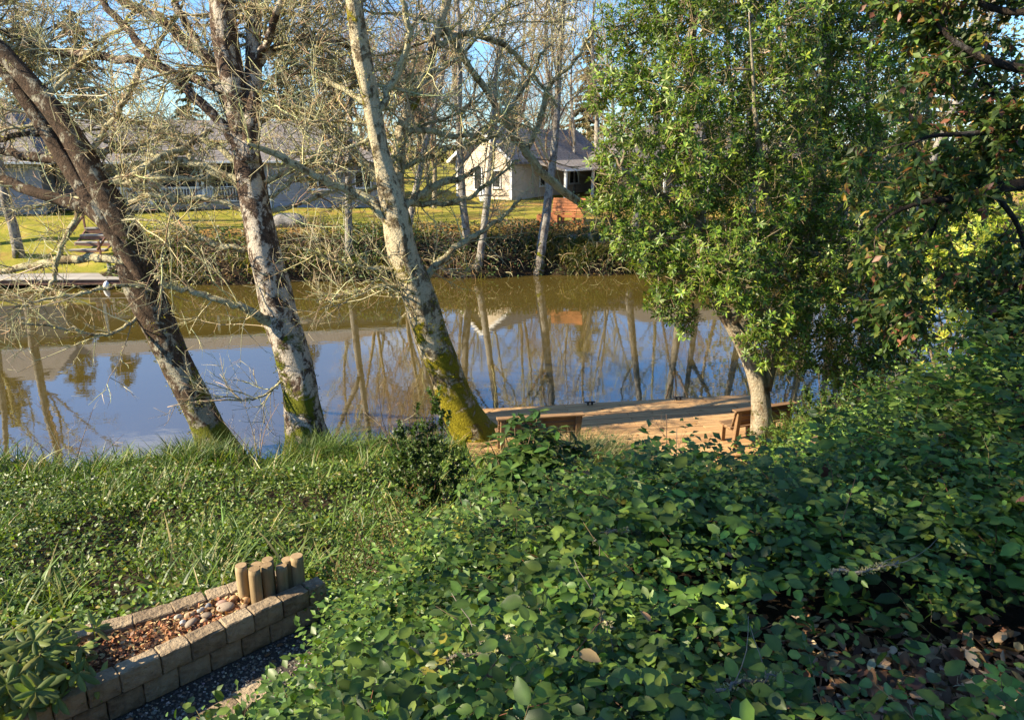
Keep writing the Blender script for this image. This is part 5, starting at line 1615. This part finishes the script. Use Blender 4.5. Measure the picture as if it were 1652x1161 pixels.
# ------------------------------------------------------------------ salal bank in front
SAL = [(0.054, 0.100, 0.018), (0.078, 0.136, 0.023), (0.108, 0.170, 0.028), (0.040, 0.074, 0.016), (0.15, 0.20, 0.032), (0.25, 0.21, 0.035)]
SALW = [.27, .29, .2, .16, .075, .005]
def leaf_variants(tpl, cols, mat, n, width=1.0, mid=0.3):
    out = []
    for i in range(n):
        V, tr = tpl
        m_ = MB(); W = width * rng.uniform(0.85, 1.15)
        Vv = V.copy(); Vv[:, 2] += rng.normal(0, 0.012, len(Vv)); Vv[:, 2] -= rng.uniform(-0.05, 0.15) * Vv[:, 1] ** 2
        scatter(m_, (Vv, tr), np.zeros((1, 3)), np.array([[0, 1., 0]]), np.array([[0, 0, 1.]]), 1.0, W, pal(1, cols, 0.2), mid)
        out.append(m_.mesh('leaf', mat))
    return out

def leaf_objects(parent, P, D, NN, L, variants):
    o0 = np.array(parent.location)
    y = norm(D); x = norm(np.cross(y, NN)); z = np.cross(x, y)
    for i in range(len(P)):
        o = bpy.data.objects.new('leaf', variants[i % len(variants)])
        C.objects.link(o)
        o.parent = parent
        R = Matrix((x[i], y[i], z[i])).transposed()
        o.matrix_local = Matrix.Translation(Vector(P[i] - o0)) @ R.to_4x4() @ Matrix.Scale(float(L[i]), 4)

lc = G(1500, 1122, 4.42)          # bare patch with leaf litter
def salal_h(x, y):
    return 0.22 + 0.30 * fnoise(x * 1.3 + 2, y * 1.3 + 8) + 0.45 * sstep(1.7, 3.2, x) * (1 - sstep(6, 9, y)) - 0.16 * (1 - sstep(0.1, 0.8, bank_u(x, y)))

n = 45000
x = rng.uniform(-3.6, 9.5, n); y = 0.9 + 12.2 * rng.random(n) ** 1.5
x[:11000] = rng.uniform(0.0, 9.0, 11000); y[:11000] = rng.uniform(5.5, 14.0, 11000)
x[11000:18000] = rng.uniform(-2.2, 1.0, 7000); y[11000:18000] = rng.uniform(3.2, 5.6, 7000)
x[18000:29000] = rng.uniform(-2.4, 3.4, 11000); y[18000:29000] = rng.uniform(1.3, 4.6, 11000)
tt_ = (x - W_A[0]) * W_DIR[0] + (y - W_A[1]) * W_DIR[1]
ok = (bank_u(x, y) > 0.22 - 0.55 * sstep(0.55, 1.0, tt_)) & (np.abs(x) < y * 0.82 + 0.7) & (y < y_near(x) - 0.3)
dx = x - dk.location.x; dy = y - dk.location.y
lx = dx * math.cos(dk_rot) + dy * math.sin(dk_rot); ly = -dx * math.sin(dk_rot) + dy * math.cos(dk_rot)
ok &= ~((np.abs(lx - 1.4) < 1.25) & (ly > -4.5)) & ~((ly > -2.3) & (lx > -3.2) & (lx < 4.8))
hole = np.clip(1.6 * np.exp(-(((x - lc[0]) / 0.85) ** 2 + ((y - lc[1]) / 0.36) ** 2)), 0, 1)
dens = np.clip(1.0 - 0.97 * hole, 0, 1) * np.clip(0.30 + 1.25 * fnoise(x * 1.6 + 40, y * 1.6), 0.38, 1)
ok &= rng.random(n) < dens
ok &= ~((y > 5.6) & (x < 0.1))
x, y = x[ok], y[ok]; n = len(x)
hs = salal_h(x, y) * np.clip(1 - np.exp(-(((x - lc[0]) / 0.9) ** 2 + ((y - lc[1]) / 0.4) ** 2)) * 0.6, 0.3, 1)
P0 = np.stack([x, y, ground_z(x, y) + hs * rng.uniform(0.27, 0.88, n)], 1)
az = rng.random(n) * 6.283
D0 = np.stack([np.cos(az), np.sin(az), rng.uniform(0.15, 0.9, n)], 1)
sprig = walk(P0, D0, rng.uniform(0.16, 0.42, n), 8, 0.10, 0.02, 0.16)
size = np.exp(rng.normal(math.log(0.061), 0.30, n)).clip(0.026, 0.11)
nod = 6
P0[:, 2] -= 0.02
P, D, NN, L, top, lcol = [], [], [], [], [], []
scol = pal(n, SAL, 0.2, SALW)
for k_ in range(nod):
    i_ = k_ + 2
    T_ = norm(sprig[:, min(i_, 7)] - sprig[:, i_ - 1])
    sd = norm(np.cross(T_, [0, 0, 1.])) * (1 if k_ % 2 else -1)
    if k_ == nod - 1: sd = sd * 0.2
    P.append(sprig[:, i_ - 0 if i_ < 8 else 7]); D.append(norm(T_ * 0.55 + sd * 0.85 + rng.normal(0, .25, (n, 3)) - [0, 0, 0.12]))
    NN.append(norm(rng.normal(0, .34, (n, 3)) + [-0.12, -0.2, 1.0] - T_ * 0.25))
    L.append(size * rng.uniform(0.7, 1.1, n) * (1.08 - 0.07 * k_)); lcol.append(scol * np.exp(rng.normal(0, .16, (n, 1))))
P, D, NN, L, lcol = [np.concatenate(q_) for q_ in (P, D, NN, L, lcol)]
x, y, n = P[:, 0], P[:, 1], len(P)
top = (P[:, 2] - ground_z(x, y)) / (salal_h(x, y) + 0.05)
sal = thing('salal_thicket', 'dense shaded thicket of dark green salal leaves filling the lower right foreground', 'shrub', (0.5, 3.0, float(ground_z(0.5, 3.0))))
# the leaves that show largest are parts of their own
v = P - [0, 0, EYE]
depth = v @ np.array([0, math.cos(PITCH), -math.sin(PITCH)])
sxp = CXP + FPX * v[:, 0] / depth
syp = CYP - FPX * (v @ np.array([0, math.sin(PITCH), math.cos(PITCH)])) / depth
vis = (sxp > 15) & (sxp < 1637) & (syp < 1150) & (top > 0.85) & (depth > 1.5)
score = np.where(vis, L / depth, 0)
big = np.argsort(-score)[:300]
leaf_objects(sal, P[big], D[big], NN[big], L[big], leaf_variants(TP_OVATE, SAL[:5], M['leaf'], 14, 1.05))
rest = np.ones(n, bool); rest[big] = False
mb = MB()
tone = (0.8 + 0.45 * fnoise(x * 0.9 + 13, y * 0.9))[:, None]
wv_ = rng.uniform(0.85, 1.25, n)
for sel, tp in ((rest & (y < 3.1), TP_OVATE8), (rest & (y >= 3.1), TP_LEAF4)):
    scatter(mb, tp, P[sel], D[sel], NN[sel], L[sel], wv_[sel], (lcol * tone)[sel], 0.3)
mb.build('foliage', M['leaf'], sal, kind='stuff')
mb = MB()
ks = (rng.random(len(sprig)) < 0.16) & (sprig[:, 0, 1] < 5.0)
tubes(mb, sprig[ks][:, ::2], np.tile(np.linspace(0.0022, 0.0012, 4), (ks.sum(), 1)), 3, pal(ks.sum(), [(0.16, 0.07, 0.04), (0.20, 0.15, 0.06), (0.10, 0.07, 0.04)], 0.2))
mb.build('stems', M['twig'], sal, kind='stuff')

# leaf litter on the bare patch and a few brown leaves elsewhere
mb = MB()
n1 = 2600
q = np.stack([rng.normal(lc[0], 0.62, n1), rng.normal(lc[1], 0.24, n1)], 1)
P1 = np.concatenate([q, (ground_z(q[:, 0], q[:, 1]) + rng.uniform(0.005, 0.05, n1))[:, None]], 1)
scatter(mb, TP_OVATE8, P1, rand_dirs(n1) * [1, 1, .4], norm(rng.normal(0, .45, (n1, 3)) + [0, 0, 1]), rng.uniform(0.03, 0.085, n1), 1.0,
        pal(n1, [(0.29, 0.165, 0.085), (0.19, 0.10, 0.055), (0.40, 0.26, 0.14), (0.11, 0.065, 0.04), (0.48, 0.37, 0.23)], 0.25), 0.2)
k = rng.integers(0, n, 130)
scatter(mb, TP_OVATE, P[k] + [0, 0, 0.015], rand_dirs(130) * [1, 1, .4], norm(rng.normal(0, .4, (130, 3)) + [0, 0, 1]), rng.uniform(0.04, 0.09, 130), 0.9, pal(130, [(0.22, 0.12, 0.07), (0.15, 0.07, 0.05), (0.3, 0.2, 0.1)], 0.25))
kp = 110
s_ = rng.uniform(-2.6, 0.9, kp); u_ = rng.uniform(0.02, 0.8, kp)
Pp = W_A + W_DIR * s_[:, None] + W_N * u_[:, None]; Pp[:, 2] = PATH_Z + 0.022
kd = 70
ld = np.stack([rng.uniform(-2.7, 4.1, kd), rng.uniform(-1.9, 1.25, kd)], 1)
Pd = np.stack([dk.location.x + ld[:, 0] * math.cos(dk_rot) - ld[:, 1] * math.sin(dk_rot), dk.location.y + ld[:, 0] * math.sin(dk_rot) + ld[:, 1] * math.cos(dk_rot), np.full(kd, DZ + 0.008)], 1)
for PQ, sc_ in ((Pp, 0.05), (Pd, 0.09)):
    scatter(mb, TP_OVATE8, PQ, rand_dirs(len(PQ)) * [1, 1, .15], norm(rng.normal(0, .2, (len(PQ), 3)) + [0, 0, 1]), rng.uniform(0.6, 1.2, len(PQ)) * sc_, 1.0, pal(len(PQ), [(0.22, 0.11, 0.05), (0.30, 0.17, 0.07), (0.14, 0.075, 0.04)], 0.25))
tag(mb.build('leaf_litter', M['dry'], kind='stuff'), 'brown fallen leaves on the bare patch at the lower right', 'leaf litter')

# fallen twigs crusted with grey lichen
LG = [(0.27, 0.26, 0.14), (0.34, 0.32, 0.18), (0.19, 0.18, 0.10)]
def top_z(x_, y_):
    return float(ground_z(x_, y_) + salal_h(x_, y_) * 0.9)
def fallen(label, a, b, r, ntuft, name='fallen_branch', side=4):
    pa, pb_ = [np.array(G(px, py, 4.6)) for px, py in (a, b)]
    for q_ in (pa, pb_):
        for _ in range(3):
            pass
        q_[2] = top_z(q_[0], q_[1]) + 0.03
    root = thing(name, label, 'branch', tuple(float(v_) for v_ in pa), 0, 'fallen lichen branches in the salal')
    mid_ = (pa + pb_) / 2 + [0, 0, 0.02]
    pth = resample(np.array([pa, mid_ + rng.normal(0, .015, 3), pb_]), 14) + rng.normal(0, .006, (14, 3))
    m1 = MB(); tubes(m1, pth, np.linspace(r, r * 0.5, 14), 7, lump=0.12); m1.build('stick', M['bark_grey'], root)
    m1 = MB(); pp, tt, uu, _ = sprout(pth[None], side, 0.15, 0.95)
    tw = walk(pp, side_dirs(tt, 0.4, 1.0, 0.1), rng.uniform(0.08, 0.25, len(pp)), 5, 0.2)
    tubes(m1, tw, np.linspace(1, .4, 5)[None] * np.full((len(pp), 1), r * 0.35), 4, (0.2, 0.17, 0.13)); m1.build('twigs', M['twig'], root, kind='stuff')
    m1 = MB(); Q_, _, _ = path_points(pth[None], ntuft); tufts(m1, Q_, 5, 0.016, LG, 0.007)
    m1.build('lichen', M['lichen'], root, kind='stuff')
fallen('grey lichen covered branch lying level on the salal at the bottom centre', (684, 1076), (868, 1040), 0.008, 130)
fallen('pale grey branch lying among the salal below the dock', (1010, 880), (960, 850), 0.008, 40)
fallen('short lichen covered twig in the middle of the salal', (960, 975), (985, 1030), 0.007, 60)
fallen('thin lichen covered twig on the right hand salal', (1335, 975), (1440, 955), 0.006, 60)
fallen('thin bare twig at the bottom edge by the leaf litter', (1150, 1155), (1260, 1120), 0.006, 40)

# ------------------------------------------------------------------ rhododendrons with leaves as parts
def rhodo(label, base, tips, L, cols, mat, nl, tpl=TP_LANCE, width=1.1, inner=0):
    base = np.array(base, float)
    root = thing('rhododendron', label, 'shrub', tuple(float(v_) for v_ in base))
    m1 = MB(); PP, DD, NNs, LL = [], [], [], []
    for t_ in tips:
        t_ = np.array(t_, float)
        mid_ = base * 0.5 + t_ * 0.5 + np.array([rng.normal(0, .05), rng.normal(0, .05), -0.08])
        pth = resample(np.array([base + rng.normal(0, .03, 3) * [1, 1, 0], mid_, t_]), 9)
        tubes(m1, pth, np.linspace(0.014, 0.005, 9), 6, (0.12, 0.085, 0.05), lump=0.05)
        A_ = norm(norm(pth[-1] - pth[-2]) + [0, 0, 0.5] + rng.normal(0, .25, 3))
        X_ = norm(np.cross(A_, [0.3, 0.9, 0.2])); Y_ = np.cross(A_, X_)
        ph = rng.random() * 6.28
        for j in range(nl):
            a_ = ph + j * 6.283 / nl + rng.normal(0, .2)
            R_ = math.cos(a_) * X_ + math.sin(a_) * Y_
            d_ = norm(R_ + A_ * rng.normal(0.25, 0.35) - np.array([0, 0, 0.15]))
            PP.append(t_ - A_ * rng.uniform(0, 0.04)); DD.append(d_); NNs.append(norm(A_ - (A_ @ d_) * d_ + rng.normal(0, .1, 3))); LL.append(L * rng.uniform(0.7, 1.15))
    m1.build('stems', M['twig'], root, kind='stuff')
    if inner:
        m1 = MB(); T_ = np.repeat(np.array(tips), inner, axis=0) * 0.86 + base * 0.14 + rng.normal(0, .09, (len(tips) * inner, 3))
        whorls(m1, T_, norm(T_ - base + [0, 0, .3]), 8, L, tpl, lambda m_: pal(m_, cols, 0.2), 1.0, width)
        m1.build('foliage', mat, root, kind='stuff')
    leaf_objects(root, np.array(PP), np.array(DD), np.array(NNs), np.array(LL), leaf_variants(tpl, cols, mat, 10, width, 0.35))
    return root

tips = [at(px, py, Y) for px, py, Y in [(868, 662, 8.0), (830, 672, 8.1), (900, 690, 7.9), (858, 695, 7.7), (815, 700, 8.2), (930, 712, 8.0), (885, 722, 7.6), (840, 725, 7.7), (800, 735, 8.0), (915, 745, 7.7), (870, 752, 7.5), (825, 758, 7.6), (785, 765, 7.9), (948, 735, 8.1), (895, 775, 7.5), (850, 785, 7.4), (805, 790, 7.6), (760, 770, 8.0), (780, 735, 8.3), (845, 745, 8.2), (880, 690, 8.3), (905, 720, 8.3), (770, 800, 7.6), (920, 780, 7.8), (740, 790, 7.9), (865, 715, 8.3), (830, 800, 7.5), (850, 675, 8.3), (790, 715, 8.4), (935, 765, 8.2)]]
bb = at(850, 830, 8.0); bb[2] = float(ground_z(bb[0], bb[1]))
rhodo('dark green rhododendron standing in front of the dock, left of the sedge', bb, tips, 0.16, [(0.026, 0.056, 0.012), (0.040, 0.080, 0.016), (0.06, 0.10, 0.02)], M['leaf'], 9, TP_LANCE, 1.35, 4)
tips = [G(px, py, z_) for px, py, z_ in [(60, 1075, 3.12), (70, 1105, 3.1), (20, 1050, 3.15), (35, 1090, 3.12), (130, 1040, 3.1), (15, 1120, 3.05), (95, 1060, 3.0), (55, 1035, 3.1), (20, 1010, 3.15), (75, 1025, 3.05), (140, 1060, 3.0), (110, 1085, 3.0), (0, 1075, 3.15), (45, 1135, 3.0), (-20, 1040, 3.2), (-25, 1100, 3.1), (90, 1120, 2.98), (30, 1065, 3.2), (5, 1140, 3.0), (65, 1055, 3.2), (-40, 1140, 3.1), (85, 1000, 3.0), (40, 1020, 3.0)]]
bb = G(25, 1100, ZTOP - 0.12)
rhodo('grey green rhododendron with curled leaves at the left end of the planter', bb, tips, 0.135, [(0.13, 0.17, 0.04), (0.18, 0.21, 0.05), (0.09, 0.13, 0.03)], M['leaf_soft'], 9, TP_CURL, 1.0, 2)

# ------------------------------------------------------------------ small leaved huckleberries, dead stems, pond-side twigs
def huckle(label, px, base_py, Y, stems_px, leaf, cols, dens=60, name='huckleberry'):
    b_ = at(px, base_py, Y); b_[2] = float(ground_z(b_[0], b_[1]))
    root = thing(name, label, 'shrub', tuple(float(v_) for v_ in b_))
    m1, m2_ = MB(), MB()
    for sx_, sy_, dy_ in stems_px:
        t_ = at(sx_, sy_, Y + dy_)
        pth = resample(np.array([b_ + rng.normal(0, .06, 3) * [1, 1, 0], b_ * 0.45 + t_ * 0.55 + rng.normal(0, .05, 3), t_]), 12)
        tubes(m1, pth, np.linspace(0.009, 0.003, 12), 5, (0.11, 0.07, 0.045))
        lv_ = twig_levels(m1, pth[None], None, [(12, 0.12, 0.42, 5, 0.0025, 3)], [(0.13, 0.08, 0.05)], 0.12)
        allp = np.concatenate([resample(q_, 5)[None] for q_ in lv_[0]] + [resample(pth[3:], 5)[None]])
        Q_, T_, _, _ = sprout(allp, dens // 3, 0.1, 1.0)
        scatter(m2_, TP_LEAF4, Q_, side_dirs(T_, 0.6, 1.3, 0.1), norm(rng.normal(0, .5, (len(Q_), 3)) + [0, -.1, 1]), rng.uniform(0.6, 1.1, len(Q_)) * leaf, 1.1, pal(len(Q_), cols, 0.22))
    m1.build('stems', M['twig'], root, kind='stuff'); m2_.build('foliage', M['leaf'], root, kind='stuff')
HK = [(0.032, 0.065, 0.014), (0.05, 0.09, 0.018), (0.08, 0.12, 0.022)]
HL = [(0.06, 0.115, 0.022), (0.10, 0.17, 0.03), (0.15, 0.20, 0.04), (0.20, 0.12, 0.04)]
huckle('dark upright small leaved shrub at the foot of the lichen crusted alder', 690, 860, 9.0, [(670, 652, 0), (700, 645, .1), (645, 690, .1), (720, 690, 0), (655, 720, -.2), (690, 700, -.2), (735, 735, 0), (640, 745, 0), (705, 745, -.3), (670, 770, -.3), (685, 668, .2), (625, 770, 0), (745, 765, 0), (660, 680, 0), (715, 665, .1), (640, 715, .1)], 0.055, HK, 130)
huckle('low sunlit small leaved shrub in the middle of the slope', 650, 930, 6.4, [(600, 800, 0), (640, 790, .1), (680, 800, 0), (720, 810, 0), (570, 830, 0), (620, 830, -.2), (660, 835, -.2), (700, 845, -.2), (745, 835, 0), (590, 870, -.2), (640, 870, -.3), (690, 875, -.3)], 0.032, HL, 75)
huckle('small leaved shrub just left of the salal edge by the stakes', 590, 960, 5.6, [(545, 870, 0), (580, 860, 0), (610, 880, 0), (555, 905, -.1), (590, 900, -.1), (530, 925, 0), (565, 935, 0)], 0.028, HL, 70)
huckle('shaded small leaved shrub between the rhododendron and the salal', 770, 930, 6.0, [(740, 800, 0), (780, 795, .1), (815, 805, 0), (760, 835, -.1), (800, 840, -.1), (840, 830, 0), (720, 845, 0), (780, 865, -.2)], 0.032, HK + HL[:1], 70)
huckle('leafy shrub crowding the foot of the evergreen at the right of the dock', 1330, 760, 11.2, [(1290, 640, 0), (1330, 630, .3), (1370, 640, 0), (1410, 620, 0), (1300, 670, -.3), (1350, 670, -.2), (1400, 660, 0), (1260, 690, 0), (1440, 610, 0), (1470, 590, .2), (1390, 690, 0), (1275, 655, .4), (1300, 625, .4), (1250, 700, .3), (1320, 600, .4), (1365, 605, .3), (1240, 688, .6), (1218, 700, .5), (1195, 718, .3)], 0.06, HL[:3] + HK[1:], 70)

def dead_plant(label, px, base_py, Y, tops, cols, name='dead_stem'):
    b_ = at(px, base_py, Y); b_[2] = float(ground_z(b_[0], b_[1]))
    root = thing(name, label, 'shrub', tuple(float(v_) for v_ in b_))
    m1 = MB()
    for sx_, sy_ in tops:
        t_ = at(sx_, sy_, Y + rng.normal(0, .15))
        pth = resample(np.array([b_, b_ * 0.5 + t_ * 0.5 + rng.normal(0, .06, 3), t_]), 10)
        tubes(m1, pth, np.linspace(0.010, 0.003, 10), 5, pal(1, cols, 0.1)[0])
        twig_levels(m1, pth[None], None, [(7, 0.15, 0.5, 5, 0.003, 3), (4, 0.06, 0.22, 4, 0.0018, 3)], cols, 0.12)
    m1.build('stems', M['twig'], root, kind='stuff')
dead_plant('bare brown sapling rising against the dock boards', 1100, 800, 6.2, [(1075, 668), (1092, 690), (1060, 715)], [(0.16, 0.10, 0.075), (0.11, 0.07, 0.05)])
dead_plant('bare arching twigs over the water left of the dark leaning alder', 120, 775, 13.2, [(60, 640), (150, 660), (30, 690), (200, 700), (110, 690)], TWIG_TAN + TWIG_DARK, 'bare_shrub')
dead_plant('bare arching twigs over the water between the two left alders', 420, 770, 13.4, [(390, 640), (430, 660), (360, 680), (450, 650), (410, 690), (340, 660)], TWIG_TAN + TWIG_DARK, 'bare_shrub')
dead_plant('bare twigs in front of the water left of the lichen crusted alder', 640, 760, 13.2, [(610, 600), (640, 640), (585, 660), (665, 600)], TWIG_TAN + TWIG_DARK, 'bare_shrub')

# ------------------------------------------------------------------ unseen leafy tree, added beside the viewpoint to shade the salal
sp = np.array([-7.4, -1.6]); sz_ = float(ground_z(*sp))
sh_t = thing('added_shade_tree', 'unseen broad leafy tree added beside the viewpoint to cast dappled shade over the salal', 'tree', (sp[0], sp[1], sz_))
m1 = MB()
tk = resample(np.array([[sp[0], sp[1], sz_ - .2, .34], [sp[0] + .1, sp[1] + .2, sz_ + 3, .27], [sp[0], sp[1] + .6, sz_ + 6, .2], [sp[0] - .1, sp[1] + 1.0, sz_ + 10, .08]]), 20)
tubes(m1, tk[:, :3], tk[:, 3], 14, lump=0.08); m1.build('trunk', M['bark_dark'], sh_t)
m1 = MB(); m2_ = MB()
nb = 60
cc_ = np.stack([rng.uniform(-8.4, -5.4, nb), rng.uniform(-2.8, 2.3, nb), rng.uniform(8.4, 15.0, nb)], 1)
for c_ in cc_:
    r_ = rng.uniform(0.75, 1.15)
    n_l = 255
    q_ = c_ + rand_dirs(n_l) * (r_ * rng.random(n_l) ** 0.4)[:, None]
    scatter(m2_, TP_LEAF4, q_, rand_dirs(n_l), rand_dirs(n_l), rng.uniform(0.10, 0.17, n_l), 1.1, pal(n_l, HK, 0.25))
    s0 = tk[np.argmin(((tk[6:, :3] - c_) ** 2).sum(1)) + 6, :3]
    bw = walk(s0[None], (c_ - s0)[None] + 1e-3, np.array([np.linalg.norm(c_ - s0) + .01]), 7, 0.08)
    bw[0] += (c_ - bw[0, -1])[None] * np.linspace(0, 1, 7)[:, None]
    tubes(m1, bw, np.linspace(0.06, 0.015, 7)[None], 5, (0.1, 0.07, 0.05))
m1.build('branches', M['twig'], sh_t, kind='stuff'); m2_.build('crown', M['leaf'], sh_t, kind='stuff')
